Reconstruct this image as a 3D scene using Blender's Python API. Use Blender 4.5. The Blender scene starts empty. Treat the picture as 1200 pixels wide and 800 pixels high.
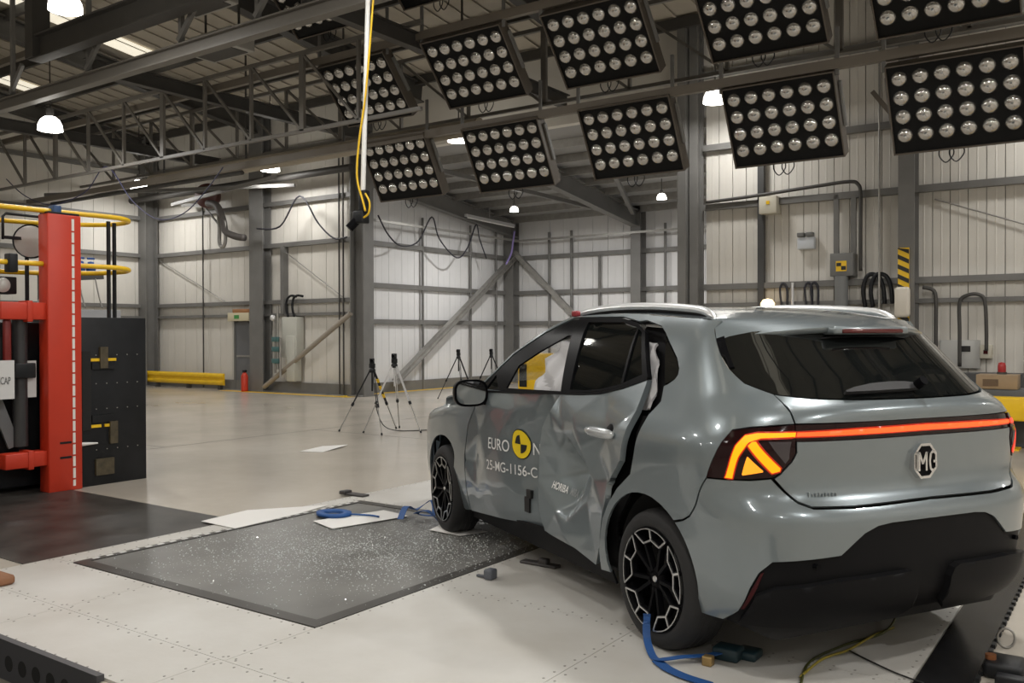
import bpy, bmesh, math, random
import numpy as np
from mathutils import Vector, Matrix
from mathutils.geometry import delaunay_2d_cdt
random.seed(7)
SC = bpy.context.scene
COL = SC.collection
R = math.radians

# ------------------------------------------------------------------ camera
CAM_YAW, CAM_PITCH, CAM_ROLL, CAM_H, CAM_F = 35.092, -0.474, -0.161, 1.475, 1050.504
cam_d = bpy.data.cameras.new('camera'); cam = bpy.data.objects.new('camera', cam_d); COL.objects.link(cam)
cam_d.sensor_width = 36.0; cam_d.lens = CAM_F / 1200 * 36.0; cam_d.clip_end = 200
_y, _p, _r = R(CAM_YAW), R(CAM_PITCH), R(CAM_ROLL)
_fw = Vector((-math.sin(_y) * math.cos(_p), math.cos(_y) * math.cos(_p), math.sin(_p)))
_rt0 = Vector((math.cos(_y), math.sin(_y), 0)); _up0 = _rt0.cross(_fw)
_rt = math.cos(_r) * _rt0 + math.sin(_r) * _up0; _up = -math.sin(_r) * _rt0 + math.cos(_r) * _up0
cam.matrix_world = Matrix(((_rt.x, _up.x, -_fw.x, 0), (_rt.y, _up.y, -_fw.y, 0), (_rt.z, _up.z, -_fw.z, CAM_H), (0, 0, 0, 1)))
SC.camera = cam
# ------------------------------------------------------------------ world, exposure
wd = bpy.data.worlds.new('world'); SC.world = wd; wd.use_nodes = True
wd.node_tree.nodes['Background'].inputs[0].default_value = (0.75, 0.8, 0.9, 1)
wd.node_tree.nodes['Background'].inputs[1].default_value = 0.6
vs = SC.view_settings
vs.view_transform = 'Standard'; vs.look = 'None'; vs.gamma = 1.0; vs.use_curve_mapping = False
vs.exposure = 0.06
LAMP_W = 118.0        # high-bay lamps
LAMP_COL = (1.0, 0.98, 0.945)

# ------------------------------------------------------------------ materials
MATS = {}
def mat(name, col, rough=0.6, metal=0.0, var=0.0, vscale=4.0, bump=0.0, bscale=60.0, emit=None, estr=0.0, coat=0.0, trans=0.0, spec=None, col2=None, alpha=None):
    if name in MATS: return MATS[name]
    m = bpy.data.materials.new(name); m.use_nodes = True
    nt = m.node_tree; b = nt.nodes['Principled BSDF']
    b.inputs['Base Color'].default_value = (*col, 1); b.inputs['Roughness'].default_value = rough; b.inputs['Metallic'].default_value = metal
    if coat: b.inputs['Coat Weight'].default_value = coat; b.inputs['Coat Roughness'].default_value = 0.04
    if trans: b.inputs['Transmission Weight'].default_value = trans
    if spec is not None: b.inputs['Specular IOR Level'].default_value = spec
    if emit: b.inputs['Emission Color'].default_value = (*emit, 1); b.inputs['Emission Strength'].default_value = estr
    if alpha is not None: b.inputs['Alpha'].default_value = alpha
    if var or bump:
        tc = nt.nodes.new('ShaderNodeTexCoord')
    if var:
        n = nt.nodes.new('ShaderNodeTexNoise'); n.inputs['Scale'].default_value = vscale; n.inputs['Detail'].default_value = 6
        nt.links.new(tc.outputs['Object'], n.inputs['Vector'])
        r = nt.nodes.new('ShaderNodeValToRGB')
        c2 = col2 if col2 else tuple(max(0, c * (1 - var)) for c in col)
        c1 = tuple(min(1, c * (1 + var * 0.5)) for c in col)
        r.color_ramp.elements[0].color = (*c2, 1); r.color_ramp.elements[0].position = 0.3
        r.color_ramp.elements[1].color = (*c1, 1); r.color_ramp.elements[1].position = 0.7
        nt.links.new(n.outputs['Fac'], r.inputs['Fac']); nt.links.new(r.outputs['Color'], b.inputs['Base Color'])
    if bump:
        n2 = nt.nodes.new('ShaderNodeTexNoise'); n2.inputs['Scale'].default_value = bscale; n2.inputs['Detail'].default_value = 3
        nt.links.new(tc.outputs['Object'], n2.inputs['Vector'])
        bp = nt.nodes.new('ShaderNodeBump'); bp.inputs['Strength'].default_value = bump; bp.inputs['Distance'].default_value = 0.01
        nt.links.new(n2.outputs['Fac'], bp.inputs['Height']); nt.links.new(bp.outputs['Normal'], b.inputs['Normal'])
    MATS[name] = m
    return m

# ------------------------------------------------------------------ geometry helpers
ORG = {}     # world origin of each Empty root
class MB:
    """collects shapes; build() links them as ONE mesh object"""
    def __init__(s): s.v = []; s.f = []; s.sm = []
    def add(s, vs, fs, smooth=False):
        o = len(s.v); s.v += [tuple(v) for v in vs]; s.f += [tuple(i + o for i in f) for f in fs]; s.sm += [smooth] * len(fs); return s
    def box(s, a, b, M=None):
        x0, y0, z0 = a; x1, y1, z1 = b
        v = [Vector(p) for p in ((x0,y0,z0),(x1,y0,z0),(x1,y1,z0),(x0,y1,z0),(x0,y0,z1),(x1,y0,z1),(x1,y1,z1),(x0,y1,z1))]
        if M is not None: v = [M @ p for p in v]
        return s.add(v, [(3,2,1,0),(4,5,6,7),(0,1,5,4),(1,2,6,5),(2,3,7,6),(3,0,4,7)])
    def cbox(s, c, d, M=None):
        return s.box([c[i] - d[i] / 2 for i in range(3)], [c[i] + d[i] / 2 for i in range(3)], M)
    def bevbox(s, a, b, r=0.01, M=None, seg=2):
        bm = bmesh.new(); bmesh.ops.create_cube(bm, size=1)
        for v in bm.verts: v.co = Vector([a[i] + (v.co[i] + .5) * (b[i] - a[i]) for i in range(3)])
        bmesh.ops.bevel(bm, geom=list(bm.edges), offset=r, segments=seg, affect='EDGES', profile=0.5)
        if M is not None: bmesh.ops.transform(bm, matrix=M, verts=bm.verts)
        bm.verts.ensure_lookup_table(); bm.verts.index_update()
        s.add([v.co.copy() for v in bm.verts], [[v.index for v in f.verts] for f in bm.faces], True); bm.free(); return s
    def cyl(s, p0, p1, r, n=12, r1=None, cap=True, smooth=True):
        p0, p1 = Vector(p0), Vector(p1); d = (p1 - p0).normalized(); r1 = r if r1 is None else r1
        u = d.orthogonal().normalized(); w = d.cross(u)
        vs_ = []
        for p, rr in ((p0, r), (p1, r1)):
            for i in range(n):
                a = 2 * math.pi * i / n; vs_.append(p + rr * (math.cos(a) * u + math.sin(a) * w))
        fs = [(i, (i + 1) % n, n + (i + 1) % n, n + i) for i in range(n)]
        s.add(vs_, fs, smooth)
        if cap:
            s.add(vs_[:n], [tuple(range(n))[::-1]]); s.add(vs_[n:], [tuple(range(n))])
        return s
    def tube(s, pts, r, n=8, closed=False):
        pts = [Vector(p) for p in pts]; m = len(pts); vs_ = []; u = None
        for i, p in enumerate(pts):
            a = pts[i - 1] if i or closed else p; b = pts[(i + 1) % m] if i < m - 1 or closed else p
            d = (b - a).normalized()
            u = d.orthogonal().normalized() if u is None else (u - d * u.dot(d)).normalized()
            w = d.cross(u)
            for k in range(n):
                t = 2 * math.pi * k / n; vs_.append(p + r * (math.cos(t) * u + math.sin(t) * w))
        fs = []
        for i in range(m if closed else m - 1):
            j = (i + 1) % m
            for k in range(n): fs.append((i*n+k, i*n+(k+1)%n, j*n+(k+1)%n, j*n+k))
        if not closed: fs += [tuple(range(n))[::-1], tuple(range((m-1)*n, m*n))]
        return s.add(vs_, fs, True)
    def bar(s, p0, p1, w, h, up=(0, 0, 1)):
        """rectangular bar from p0 to p1, width w (sideways), height h (along up)"""
        p0, p1 = Vector(p0), Vector(p1); d = (p1 - p0).normalized(); up = Vector(up)
        if abs(d.dot(up)) > .98: up = Vector((1, 0, 0))
        x = d.cross(up).normalized(); z = x.cross(d)
        v = []
        for p in (p0, p1):
            for a, b in ((-1,-1),(1,-1),(1,1),(-1,1)): v.append(p + x * a * w / 2 + z * b * h / 2)
        return s.add(v, [(0,1,2,3),(7,6,5,4),(0,4,5,1),(1,5,6,2),(2,6,7,3),(3,7,4,0)])
    def ibeam(s, p0, p1, w, h, t=0.02, up=(0, 0, 1)):
        p0, p1 = Vector(p0), Vector(p1); d = (p1 - p0).normalized(); up = Vector(up)
        if abs(d.dot(up)) > .98: up = Vector((0, 1, 0))
        x = d.cross(up).normalized(); z = x.cross(d)
        prof = [(-w/2,-h/2),(w/2,-h/2),(w/2,-h/2+t),(t/2,-h/2+t),(t/2,h/2-t),(w/2,h/2-t),(w/2,h/2),(-w/2,h/2),(-w/2,h/2-t),(-t/2,h/2-t),(-t/2,-h/2+t),(-w/2,-h/2+t)]
        n = len(prof); v = [p + x * a + z * b for p in (p0, p1) for a, b in prof]
        return s.add(v, [(i,(i+1)%n,n+(i+1)%n,n+i) for i in range(n)] + [tuple(range(n))[::-1], tuple(range(n, 2*n))])
    def lathe(s, prof, c, axis=(0, 1, 0), n=32, smooth=True):
        """prof: (radius, along-axis)"""
        c = Vector(c); d = Vector(axis).normalized(); u = d.orthogonal().normalized(); w = d.cross(u)
        v = []
        for r, h in prof:
            for i in range(n):
                a = 2 * math.pi * i / n; v.append(c + d * h + r * (math.cos(a) * u + math.sin(a) * w))
        fs = [(j*n+i, j*n+(i+1)%n, (j+1)*n+(i+1)%n, (j+1)*n+i) for j in range(len(prof)-1) for i in range(n)]
        return s.add(v, fs, smooth)
    def prism(s, poly, z0, z1, M=None):
        n = len(poly); v = [Vector((x, y, z)) for z in (z0, z1) for x, y in poly]
        if M is not None: v = [M @ p for p in v]
        return s.add(v, [tuple(range(n))[::-1], tuple(range(n, 2*n))] + [(i,(i+1)%n,n+(i+1)%n,n+i) for i in range(n)])
    def build(s, name, m, parent=None, base=False):
        if not s.v: return None
        org = Vector((0, 0, 0))
        if parent is not None: org = ORG.get(parent.name, Vector((0, 0, 0)))
        elif base:
            a = np.array(s.v); lo, hi = a.min(0), a.max(0); org = Vector(((lo[0]+hi[0])/2, (lo[1]+hi[1])/2, lo[2]))
        me = bpy.data.meshes.new(name)
        me.from_pydata([(v[0]-org.x, v[1]-org.y, v[2]-org.z) for v in s.v], [], s.f)
        me.polygons.foreach_set('use_smooth', s.sm)
        bm = bmesh.new(); bm.from_mesh(me); bmesh.ops.recalc_face_normals(bm, faces=bm.faces); bm.to_mesh(me); bm.free()
        me.materials.append(m); me.update()
        o = bpy.data.objects.new(name, me); COL.objects.link(o)
        if parent is not None: o.parent = parent; ORG[o.name] = org
        elif base: o.location = org; ORG[o.name] = org
        return o
def tag(o, label=None, cat=None, group=None, kind=None):
    if label: o['label'] = label
    if cat: o['category'] = cat
    if group: o['group'] = group
    if kind: o['kind'] = kind
    return o
def root(name, loc, label=None, cat=None, group=None, kind=None, rz=0.0):
    """an Empty at a thing's base; parts of an unrotated root are given in world coordinates"""
    o = bpy.data.objects.new(name, None); COL.objects.link(o); o.location = loc; o.rotation_euler = (0, 0, rz); o.empty_display_size = .1
    ORG[o.name] = Vector(loc) if rz == 0 else Vector((0, 0, 0))
    return tag(o, label, cat, group, kind)
def local_root(name, loc, label=None, cat=None, group=None, rz=0.0, kind=None):
    o = root(name, loc, label, cat, group, kind, rz); ORG[o.name] = Vector((0, 0, 0)); return o
def share(o, name, parent, loc=None):
    """copy of a part that shares its mesh"""
    c = o.copy(); c.name = name; COL.objects.link(c); c.parent = parent
    if loc is not None: c.location = loc
    return c
def copy_tree(o, parent=None):
    c = o.copy(); COL.objects.link(c); c.parent = parent
    for ch in list(o.children): copy_tree(ch, c)
    return c
def sag(p0, p1, drop, n=14):
    p0, p1 = Vector(p0), Vector(p1)
    return [p0.lerp(p1, i / n) - Vector((0, 0, 4 * drop * (i / n) * (1 - i / n))) for i in range(n + 1)]
def smooth_path(pts, n=6):
    P = [Vector(p) for p in pts]; out = []
    for i in range(len(P) - 1):
        a, b, c, d = P[max(i-1, 0)], P[i], P[i+1], P[min(i+2, len(P)-1)]
        for k in range(n):
            t = k / n
            out.append(.5 * ((2*b) + (c-a)*t + (2*a-5*b+4*c-d)*t*t + (3*b-a-3*c+d)*t**3))
    return out + [P[-1]]
def text_mesh(body, size, extrude=0.001, font_shear=0.0, spacing=1.0, offset=0.0):
    cu = bpy.data.curves.new('lettering', 'FONT'); cu.body = body; cu.size = size; cu.extrude = extrude; cu.shear = font_shear; cu.space_character = spacing; cu.offset = offset
    ob = bpy.data.objects.new('lettering', cu); COL.objects.link(ob)
    dg = bpy.context.evaluated_depsgraph_get(); me = bpy.data.meshes.new_from_object(ob.evaluated_get(dg))
    bpy.data.objects.remove(ob); bpy.data.curves.remove(cu)
    return me
def text_part(body, size, M, m, name, parent, extrude=0.001, spacing=1.0):
    me = text_mesh(body, size, extrude, spacing=spacing)
    org = ORG.get(parent.name, Vector((0, 0, 0))) if parent else Vector((0, 0, 0))
    for v in me.vertices: v.co = (M @ v.co) - org
    me.materials.clear(); me.materials.append(m)
    o = bpy.data.objects.new(name, me); COL.objects.link(o); o.parent = parent
    return o

# ================================================================== THE HALL
YB, XL_, XBAY, YBAY, XR_ = 15.63, -23.93, -15.94, 22.59, -6.58
STEEL = mat('painted_steel_grey', (0.165, 0.162, 0.155), 0.5, var=.12, vscale=3)
STEELD = mat('dark_roof_steel', (0.055, 0.052, 0.048), 0.55, var=.15, vscale=3)
STEELL = mat('galvanised_steel', (0.34, 0.33, 0.31), 0.42, 0.5, var=.15, vscale=8)
CLAD = mat('cream_cladding', (0.66, 0.635, 0.585), 0.5, var=.06, vscale=1.2)
CLADB = mat('white_bay_cladding', (0.70, 0.70, 0.705), 0.5, var=.05, vscale=1.2)
JOINT = mat('cladding_joint', (0.22, 0.21, 0.19), 0.8)
ROOF = mat('roof_liner_sheet', (0.42, 0.38, 0.315), 0.7, var=.1, vscale=2)
WHITEPL = mat('white_painted_plate', (0.53, 0.522, 0.50), 0.45, var=.10, vscale=1.6, bump=.08, bscale=25, col2=(.45,.432,.40))
YELLOW = mat('safety_yellow', (0.80, 0.50, 0.012), 0.4, var=.08, vscale=5)
BLACKST = mat('black_steel', (0.014, 0.015, 0.017), 0.45, var=.3, vscale=5, spec=.25)
RED = mat('red_paint', (0.52, 0.035, 0.012), 0.45, var=.06, vscale=4)
DRUB = mat('dark_rubber', (0.014, 0.014, 0.015), 0.22, var=.5, vscale=6, spec=.3)
def floor_mat():
    m = bpy.data.materials.new('polished_concrete'); m.use_nodes = True; nt = m.node_tree; b = nt.nodes['Principled BSDF']
    tc = nt.nodes.new('ShaderNodeTexCoord')
    n1 = nt.nodes.new('ShaderNodeTexNoise'); n1.inputs['Scale'].default_value = .45; n1.inputs['Detail'].default_value = 4; n1.inputs['Roughness'].default_value = .62
    n2 = nt.nodes.new('ShaderNodeTexNoise'); n2.inputs['Scale'].default_value = 9; n2.inputs['Detail'].default_value = 5
    mx = nt.nodes.new('ShaderNodeMath'); mx.operation = 'MULTIPLY_ADD'; mx.inputs[1].default_value = .3
    cr = nt.nodes.new('ShaderNodeValToRGB')
    cr.color_ramp.elements[0].position = .25; cr.color_ramp.elements[0].color = (.40, .365, .315, 1)
    cr.color_ramp.elements[1].position = .95; cr.color_ramp.elements[1].color = (.485, .445, .385, 1)
    nt.links.new(tc.outputs['Object'], n1.inputs['Vector']); nt.links.new(tc.outputs['Object'], n2.inputs['Vector'])
    nt.links.new(n2.outputs['Fac'], mx.inputs[0]); nt.links.new(n1.outputs['Fac'], mx.inputs[2]); nt.links.new(mx.outputs[0], cr.inputs[0])
    nt.links.new(cr.outputs[0], b.inputs['Base Color'])
    rr_ = nt.nodes.new('ShaderNodeMapRange'); rr_.inputs[1].default_value = .3; rr_.inputs[2].default_value = .7; rr_.inputs[3].default_value = .16; rr_.inputs[4].default_value = .26
    nt.links.new(n1.outputs['Fac'], rr_.inputs[0]); nt.links.new(rr_.outputs[0], b.inputs['Roughness'])
    return m
CONC = floor_mat()
def stru(o): o['kind'] = 'structure'; return o
# ---- floor (with the shallow pit in front of the plates)
b = MB(); b.box((-24.4, 2.10, -.3), (7.6, 23.1, 0)); b.box((-3.6, -7.6, -.3), (7.6, 2.10, 0)); b.box((-24.4, -7.6, -.3), (-3.6, 1.3, 0)); b.box((-24.4, 1.3, -.3), (-6.2, 2.10, 0)); b.box((-6.2, 1.3, -.34), (-3.6, 2.10, -.28))
FL = stru(b.build('floor', CONC))
MB().box((-6.2, 1.31, -.281), (-3.6, 2.09, -.27)).build('pit_lining', BLACKST, FL)
# white steel plates around the glass pit cover, each its own plate, bolts along the joints
PT = .012
plates = []
def plate(x0, y0, x1, y1):
    g = .0015
    o = MB().box((x0+g, y0+g, .0005), (x1-g, y1-g, PT)).build('steel_plate', WHITEPL, FL); plates.append((x0, y0, x1, y1)); return o
plate(-5.85, 2.12, -4.75, 2.54); plate(-4.75, 2.12, -3.4, 2.54); plate(-3.4, 2.12, -2.05, 2.54); plate(-2.05, 2.12, -.79, 2.54)
plate(-5.85, 2.54, -4.75, 3.08); plate(-4.75, 2.54, -3.37, 3.08)
plate(-3.37, 2.54, -2.05, 4.0); plate(-2.05, 2.54, -.79, 4.0); plate(-3.37, 4.0, -2.05, 5.7); plate(-2.05, 4.0, -.79, 5.7)
plate(-5.85, 3.08, -5.65, 4.4); plate(-5.85, 4.4, -5.65, 5.7)
for xa, xb in ((-5.85,-4.6),(-4.6,-3.37),(-3.37,-2.05),(-2.05,-.79)): plate(xa, 5.7, xb, 6.95); plate(xa, 6.95, xb, 8.2)
b = MB()
seen = set()
for x0, y0, x1, y1 in plates:
    for (ax, ay), (bx_, by_) in (((x0,y0),(x1,y0)),((x0,y0),(x0,y1)),((x1,y0),(x1,y1)),((x0,y1),(x1,y1))):
        L_ = math.hypot(bx_-ax, by_-ay); n_ = max(2, int(L_/.085)); nx, ny = (0, 1) if ay == by_ else (1, 0)
        cx_, cy_ = (x0+x1)/2, (y0+y1)/2
        for i in range(n_):
            t = (i+.5)/n_; px, py = ax+(bx_-ax)*t, ay+(by_-ay)*t
            px += nx*.028*(1 if cx_ > px else -1) if nx else 0; py += ny*.028*(1 if cy_ > py else -1) if ny else 0
            b.cyl((px, py, PT-.001), (px, py, PT+.0012), .0065, 6, cap=True)
tag(b.build('plate_bolt', mat('bolt_recess', (.25,.24,.22), .6), FL), kind='stuff')
# glass-topped pit cover: dark frame, pale grey sheet
b = MB(); x0, y0, x1, y1 = -5.63, 3.09, -3.375, 5.685; w = .085
for q in (((x0,y0),(x1,y0+w)),((x0,y1-w),(x1,y1)),((x0,y0+w),(x0+w*.6,y1-w)),((x1-w,y0+w),(x1,y1-w))): b.box((*q[0], .0006), (*q[1], .014))
b.build('pit_cover_frame', mat('dark_frame_steel', (.055,.052,.048), .38), FL)
PIT = mat('pit_glass', (.17,.168,.16), .36, var=.3, vscale=1.8)
MB().box((x0+w*.6, y0+w, .0006), (x1-w, y1-w, .0085)).build('pit_cover_glass', PIT, FL)
b = MB()
for i in range(26): b.box((x0+.005, y0+.12+i*.095, .0135), (x0+.03, y0+.165+i*.095, .016))
tag(b.build('edge_marking', mat('white_marking', (.7,.7,.68), .5), FL), kind='stuff')
# dark runner of the impact trolley and the rubber strip right of the car
MB().box((-12.5, 2.9, .0005), (-5.86, 4.56, .006)).build('impact_runner', mat('dark_runner', (.045,.042,.038), .42, var=.6, vscale=3.5), FL)
MB().box((-.782, 2.0, .0005), (-.575, 11.5, .012)).build('rubber_strip', DRUB, FL)
b = MB()
for i in range(60): b.box((-.572, 2.2+i*.1, .0005), (-.555, 2.25+i*.1, .02))
tag(b.build('strip_teeth', BLACKST, FL), kind='stuff')
# perforated rail on the pit edge
prof = MB(); prof.box((-6.15, 2.085, .0), (-3.62, 2.118, .03)); prof.box((-6.15, 2.085, -.16), (-3.62, 2.092, .0))
PR = prof.build('pit_edge_rail', mat('rail_dark_grey', (.05,.05,.055), .5), FL)
for i in range(9): MB().cyl((-4.75+i*.125, 2.0845, -.075), (-4.75+i*.125, 2.086, -.075), .038, 16).build('rail_hole', mat('hole_black', (.002,.002,.002), .9), PR)
# floor saw cuts
b = MB(); b.box((-10.51, 2, .0004), (-10.49, 15.5, .0012)); b.box((-24, 7.0, .0004), (-10.5, 7.015, .0012)); b.box((-10.5, 9.6, .0004), (-6, 9.61, .0012)); b.build('saw_cut', mat('saw_cut_dark', (.12,.11,.10), .8), FL)
# yellow floor line along the wall
b = MB(); b.box((-20.0, 14.95, .0004), (-15.2, 15.2, .002)); b.box((-15.75, 15.2, .0004), (-15.5, 22.3, .002)); b.build('yellow_line', YELLOW, FL)

# ---- walls with separate cladding panels
def clad_wall(name, p0, p1, z0, z1, nrm, m, pitch):
    """wall from p0 to p1; panels stand proud along nrm"""
    p0, p1, nrm = Vector((*p0, 0)), Vector((*p1, 0)), Vector((*nrm, 0)); d = p1-p0; Lw = d.length; d.normalize()
    b = MB(); q = [p0, p1, p1-nrm*.25, p0-nrm*.25]
    b.add([Vector((p.x, p.y, z)) for z in (z0, z1) for p in q], [(3,2,1,0),(4,5,6,7),(0,1,5,4),(1,2,6,5),(2,3,7,6),(3,0,4,7)])
    W = stru(b.build(name, JOINT)); first = None
    n = int(round(Lw/pitch)); pw = Lw/n
    for i in range(n):
        if first is None:
            b = MB(); a, e = d*.006, d*(pw-.006)
            r1, r2 = d*(pw*.33), d*(pw*.36)
            o1 = nrm*.03
            pts = [a, a+o1, e+o1, e]
            v = [Vector((p.x, p.y, z)) for z in (z0, z1) for p in pts]
            b.add(v, [(0,1,5,4),(1,2,6,5),(2,3,7,6),(4,5,6,7)])
            for t in (.5,):      # shallow stiffening ribs
                c = d*(pw*t)+nrm*.03; h = d*.014
                pr = [c-h, c-h*.4+nrm*.004, c+h*.4+nrm*.004, c+h]
                b.add([Vector((p.x, p.y, z)) for z in (z0, z1) for p in pr], [(0,1,5,4),(1,2,6,5),(2,3,7,6)])
            first = b.build('wall_panel', m, W); first.location = p0
        else: share(first, 'wall_panel', W, p0+d*(pw*i))
    return W
HZ = 7.2
WBL = clad_wall('wall_back', (XL_, YB), (-15.55, YB), 0, HZ, (0, -1), CLAD, .52)
WBR = clad_wall('wall_back_right', (XR_, YB), (7.5, YB), 0, HZ, (0, -1), CLAD, .256)
WL = clad_wall('wall_left', (XL_, -7.5), (XL_, YB), 0, 9.6, (1, 0), CLAD, .62)
WBA = clad_wall('wall_bay_left', (XBAY, YB), (XBAY, YBAY), 0, 5.6, (1, 0), CLADB, .5)
WBB = clad_wall('wall_bay_back', (XBAY, YBAY), (XR_, YBAY), 0, 5.2, (0, -1), CLADB, .5)
stru(MB().box((XR_, YB+.0, 0), (XR_+.25, YBAY, 5.6)).build('wall_bay_right', CLADB))
stru(MB().box((-15.55, YB, 5.75), (XR_, YB+.25, HZ)).build('wall_bay_lintel', CLAD))
stru(MB().box((-24.2, -7.75, 0), (7.75, -7.5, 9.6)).build('wall_front', CLAD))
stru(MB().box((7.5, -7.5, 0), (7.75, 15.9, 9.6)).build('wall_right', CLAD))
# girts: each rail is a part of its wall
def girt(W, p0, p1, h=.15, dpt=.12, m=STEEL): return MB().bar(p0, p1, dpt, h).build('girt', m, W)
for z, h in ((3.78, .11), (2.32, .10), (1.99, .07), (4.86, .11), (6.2, .11)):
    girt(WBL, (XL_, YB-.1, z), (-15.6, YB-.1, z), h); girt(WBR, (XR_, YB-.1, z), (7.5, YB-.1, z), h); girt(WL, (XL_+.1, -7, z), (XL_+.1, YB, z), h)
for z in (1.80, 2.72, 3.78):
    girt(WBA, (XBAY+.09, YB, z), (XBAY+.09, YBAY, z), .12, .1); girt(WBB, (XBAY, YBAY-.09, z), (XR_, YBAY-.09, z), .12, .1)
for W, p0, p1 in ((WBL, (XL_, YB-.1, .13), (-15.6, YB-.1, .13)), (WBR, (XR_, YB-.1, .13), (7.5, YB-.1, .13)), (WBA, (XBAY+.08, YB, .12), (XBAY+.08, YBAY, .12)), (WL, (XL_+.1, -7, .13), (XL_+.1, YB, .13))):
    MB().bar(p0, p1, .08, .26).build('kerb_rail', STEEL, W)
# bracing wires on the wall
for W, p0, p1 in ((WBL, (-23.6, YB-.1, 3.7), (-20.5, YB-.1, 2.4)), (WBL, (-18.2, YB-.1, 3.7), (-15.8, YB-.1, 2.3)), (WBR, (-2.7, YB-.08, 3.6), (.5, YB-.08, 2.35))): MB().cyl(p0, p1, .012, 6).build('brace_wire', STEELL, W)
# ---- columns
def column(W, x, y, z1, w=.4, dpt=.35, along='x', m=STEEL):
    b = MB(); b.ibeam((x, y, 0), (x, y, z1), w, dpt, .03, (0, 1, 0) if along == 'x' else (1, 0, 0)); b.box((x-w*.62, y-dpt*.62, 0), (x+w*.62, y+dpt*.62, .03)); return b.build('column', m, W)
column(WBL, -18.85, 15.40, HZ, .52, .30); column(WBL, -24.0+.3, 15.3, HZ, .36, .4)
column(WBA, -15.26, 15.48, HZ, .34, .46, 'y', STEEL); column(WBA, -15.72, 22.35, 5.3, .34, .34)
column(WBB, -11.42, 22.35, 5.0, .30, .36)
b = MB(); b.box((-6.97, 15.2, 0), (-6.81, 15.62, HZ)); b.ibeam((-6.70, 15.45, 0), (-6.70, 15.45, HZ), .16, .30, .03, (0, 1, 0)); b.build('column', STEEL, WBB)
column(WBR, -3.05, 15.36, HZ, .24, .36); column(WBR, 2.6, 15.36, HZ, .24, .36)
column(WL, XL_+.25, 9.6, 8.2, .4, .36, 'y'); column(WL, XL_+.25, 4.0, 8.8, .4, .36, 'y')
MB().bar((-18.05, YB-.12, 2.0), (-18.05, YB-.12, 3.75), .16, .12).build('wall_post', STEEL, WBL)
# diagonal braces
MB().cyl((-18.6, 15.3, .12), (-15.45, 15.3, 1.98), .062, 12).build('tube_brace', mat('tan_tube', (.30,.265,.22), .5), WBL)
MB().ibeam((XBAY+.35, 22.4, 3.85), (XBAY+.35, 17.0, .25), .16, .16, .02).build('diagonal_brace', STEELL, WBA)
MB().bar((-15.6, YBAY-.25, 3.95), (-12.9, YBAY-.25, 1.5), .12, .14).build('diagonal_brace', STEELL, WBB)
for y in (18.35, 20.45, 21.7): MB().cyl((XBAY+.12, y, 0), (XBAY+.12, y, 4.6), .035, 8).build('sheeting_post', STEEL, WBA)
for x in (-14.43, -13.66, -12.72, -10.66): MB().cyl((x, YBAY-.12, 0), (x, YBAY-.12, 4.5 if x != -12.72 else 3.75), .04, 8).build('sheeting_post', STEEL, WBB)
# ---- bay roof: sheet, purlins, rafters
BR = stru(MB().add([(XBAY, YB+.2, 5.75), (XR_, YB+.2, 5.75), (XR_, YBAY, 4.95), (XBAY, YBAY, 4.95), (XBAY, YB+.2, 5.9), (XR_, YB+.2, 5.9), (XR_, YBAY, 5.1), (XBAY, YBAY, 5.1)], [(0,1,2,3),(4,7,6,5),(0,4,5,1),(1,5,6,2),(2,6,7,3),(3,7,4,0)]).build('ceiling_bay', mat('bay_roof_sheet', (.30,.30,.30), .6)))
for i in range(7):
    y = 16.5+i*.95; z = 5.75-(y-YB-.2)*.8/6.76-.09
    MB().bar((XBAY+.05, y, z), (XR_, y, z), .06, .18).build('purlin', STEELL, BR)
for x in (-11.42, -15.6):
    MB().ibeam((x, YB+.3, 5.42), (x, YBAY-.2, 4.62), .22, .46, .03).build('rafter', STEEL, BR)
MB().bar((-13.6, 16.5, 5.35), (-11.6, 21.5, 4.72), .1, .1).build('roof_brace', STEEL, BR); MB().bar((-9.2, 16.2, 5.5), (-11.2, 21.6, 4.72), .1, .1).build('roof_brace', STEEL, BR)
# ---- main roof
def rz(y): return 7.2+max(0, (YB-y))*.13 if y > 3 else 7.2+(YB-3)*.13-(3-y)*.13
CE = MB()
for ya, yb in ((YB+.2, 3), (3, -7.6)):
    CE.add([(-24.2, ya, rz(ya)), (7.7, ya, rz(ya)), (7.7, yb, rz(yb)), (-24.2, yb, rz(yb)), (-24.2, ya, rz(ya)+.1), (7.7, ya, rz(ya)+.1), (7.7, yb, rz(yb)+.1), (-24.2, yb, rz(yb)+.1)], [(0,1,2,3),(4,7,6,5),(0,4,5,1),(1,5,6,2),(2,6,7,3),(3,7,4,0)])
CE = stru(CE.build('ceiling', ROOF))
for i in range(8):
    y = 15.2-i*1.55; MB().bar((-24, y, rz(y)-.12), (7.5, y, rz(y)-.12), .07, .2).build('purlin', STEELD, CE)
for x in (-23.7, -18.85, -13.3, -8.6, -3.05, 2.6):
    MB().ibeam((x, 15.4, rz(15.4)-.35), (x, 3, rz(3)-.35), .22, .42, .03).build('rafter', STEELD, CE)
SKY = mat('roof_light_sheet', (.8,.78,.68), .6, emit=(1.0,.92,.74), estr=.75)
for x, ya, yb in ((-18.15, 11.9, 7.4), (-23.0, 12.3, 10.4), (-10.9, 6.0, 3.4), (-5.6, 6.0, 3.4), (-.3, 6.0, 3.4), (-10.9, 1.5, -3), (-5.6, 1.5, -3), (-.3, 1.5, -3)):
    MB().add([(x-.36, ya, rz(ya)-.012), (x+.36, ya, rz(ya)-.012), (x+.36, yb, rz(yb)-.012), (x-.36, yb, rz(yb)-.012)], [(0,1,2,3)]).build('roof_light', SKY, CE)
b = MB()
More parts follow.
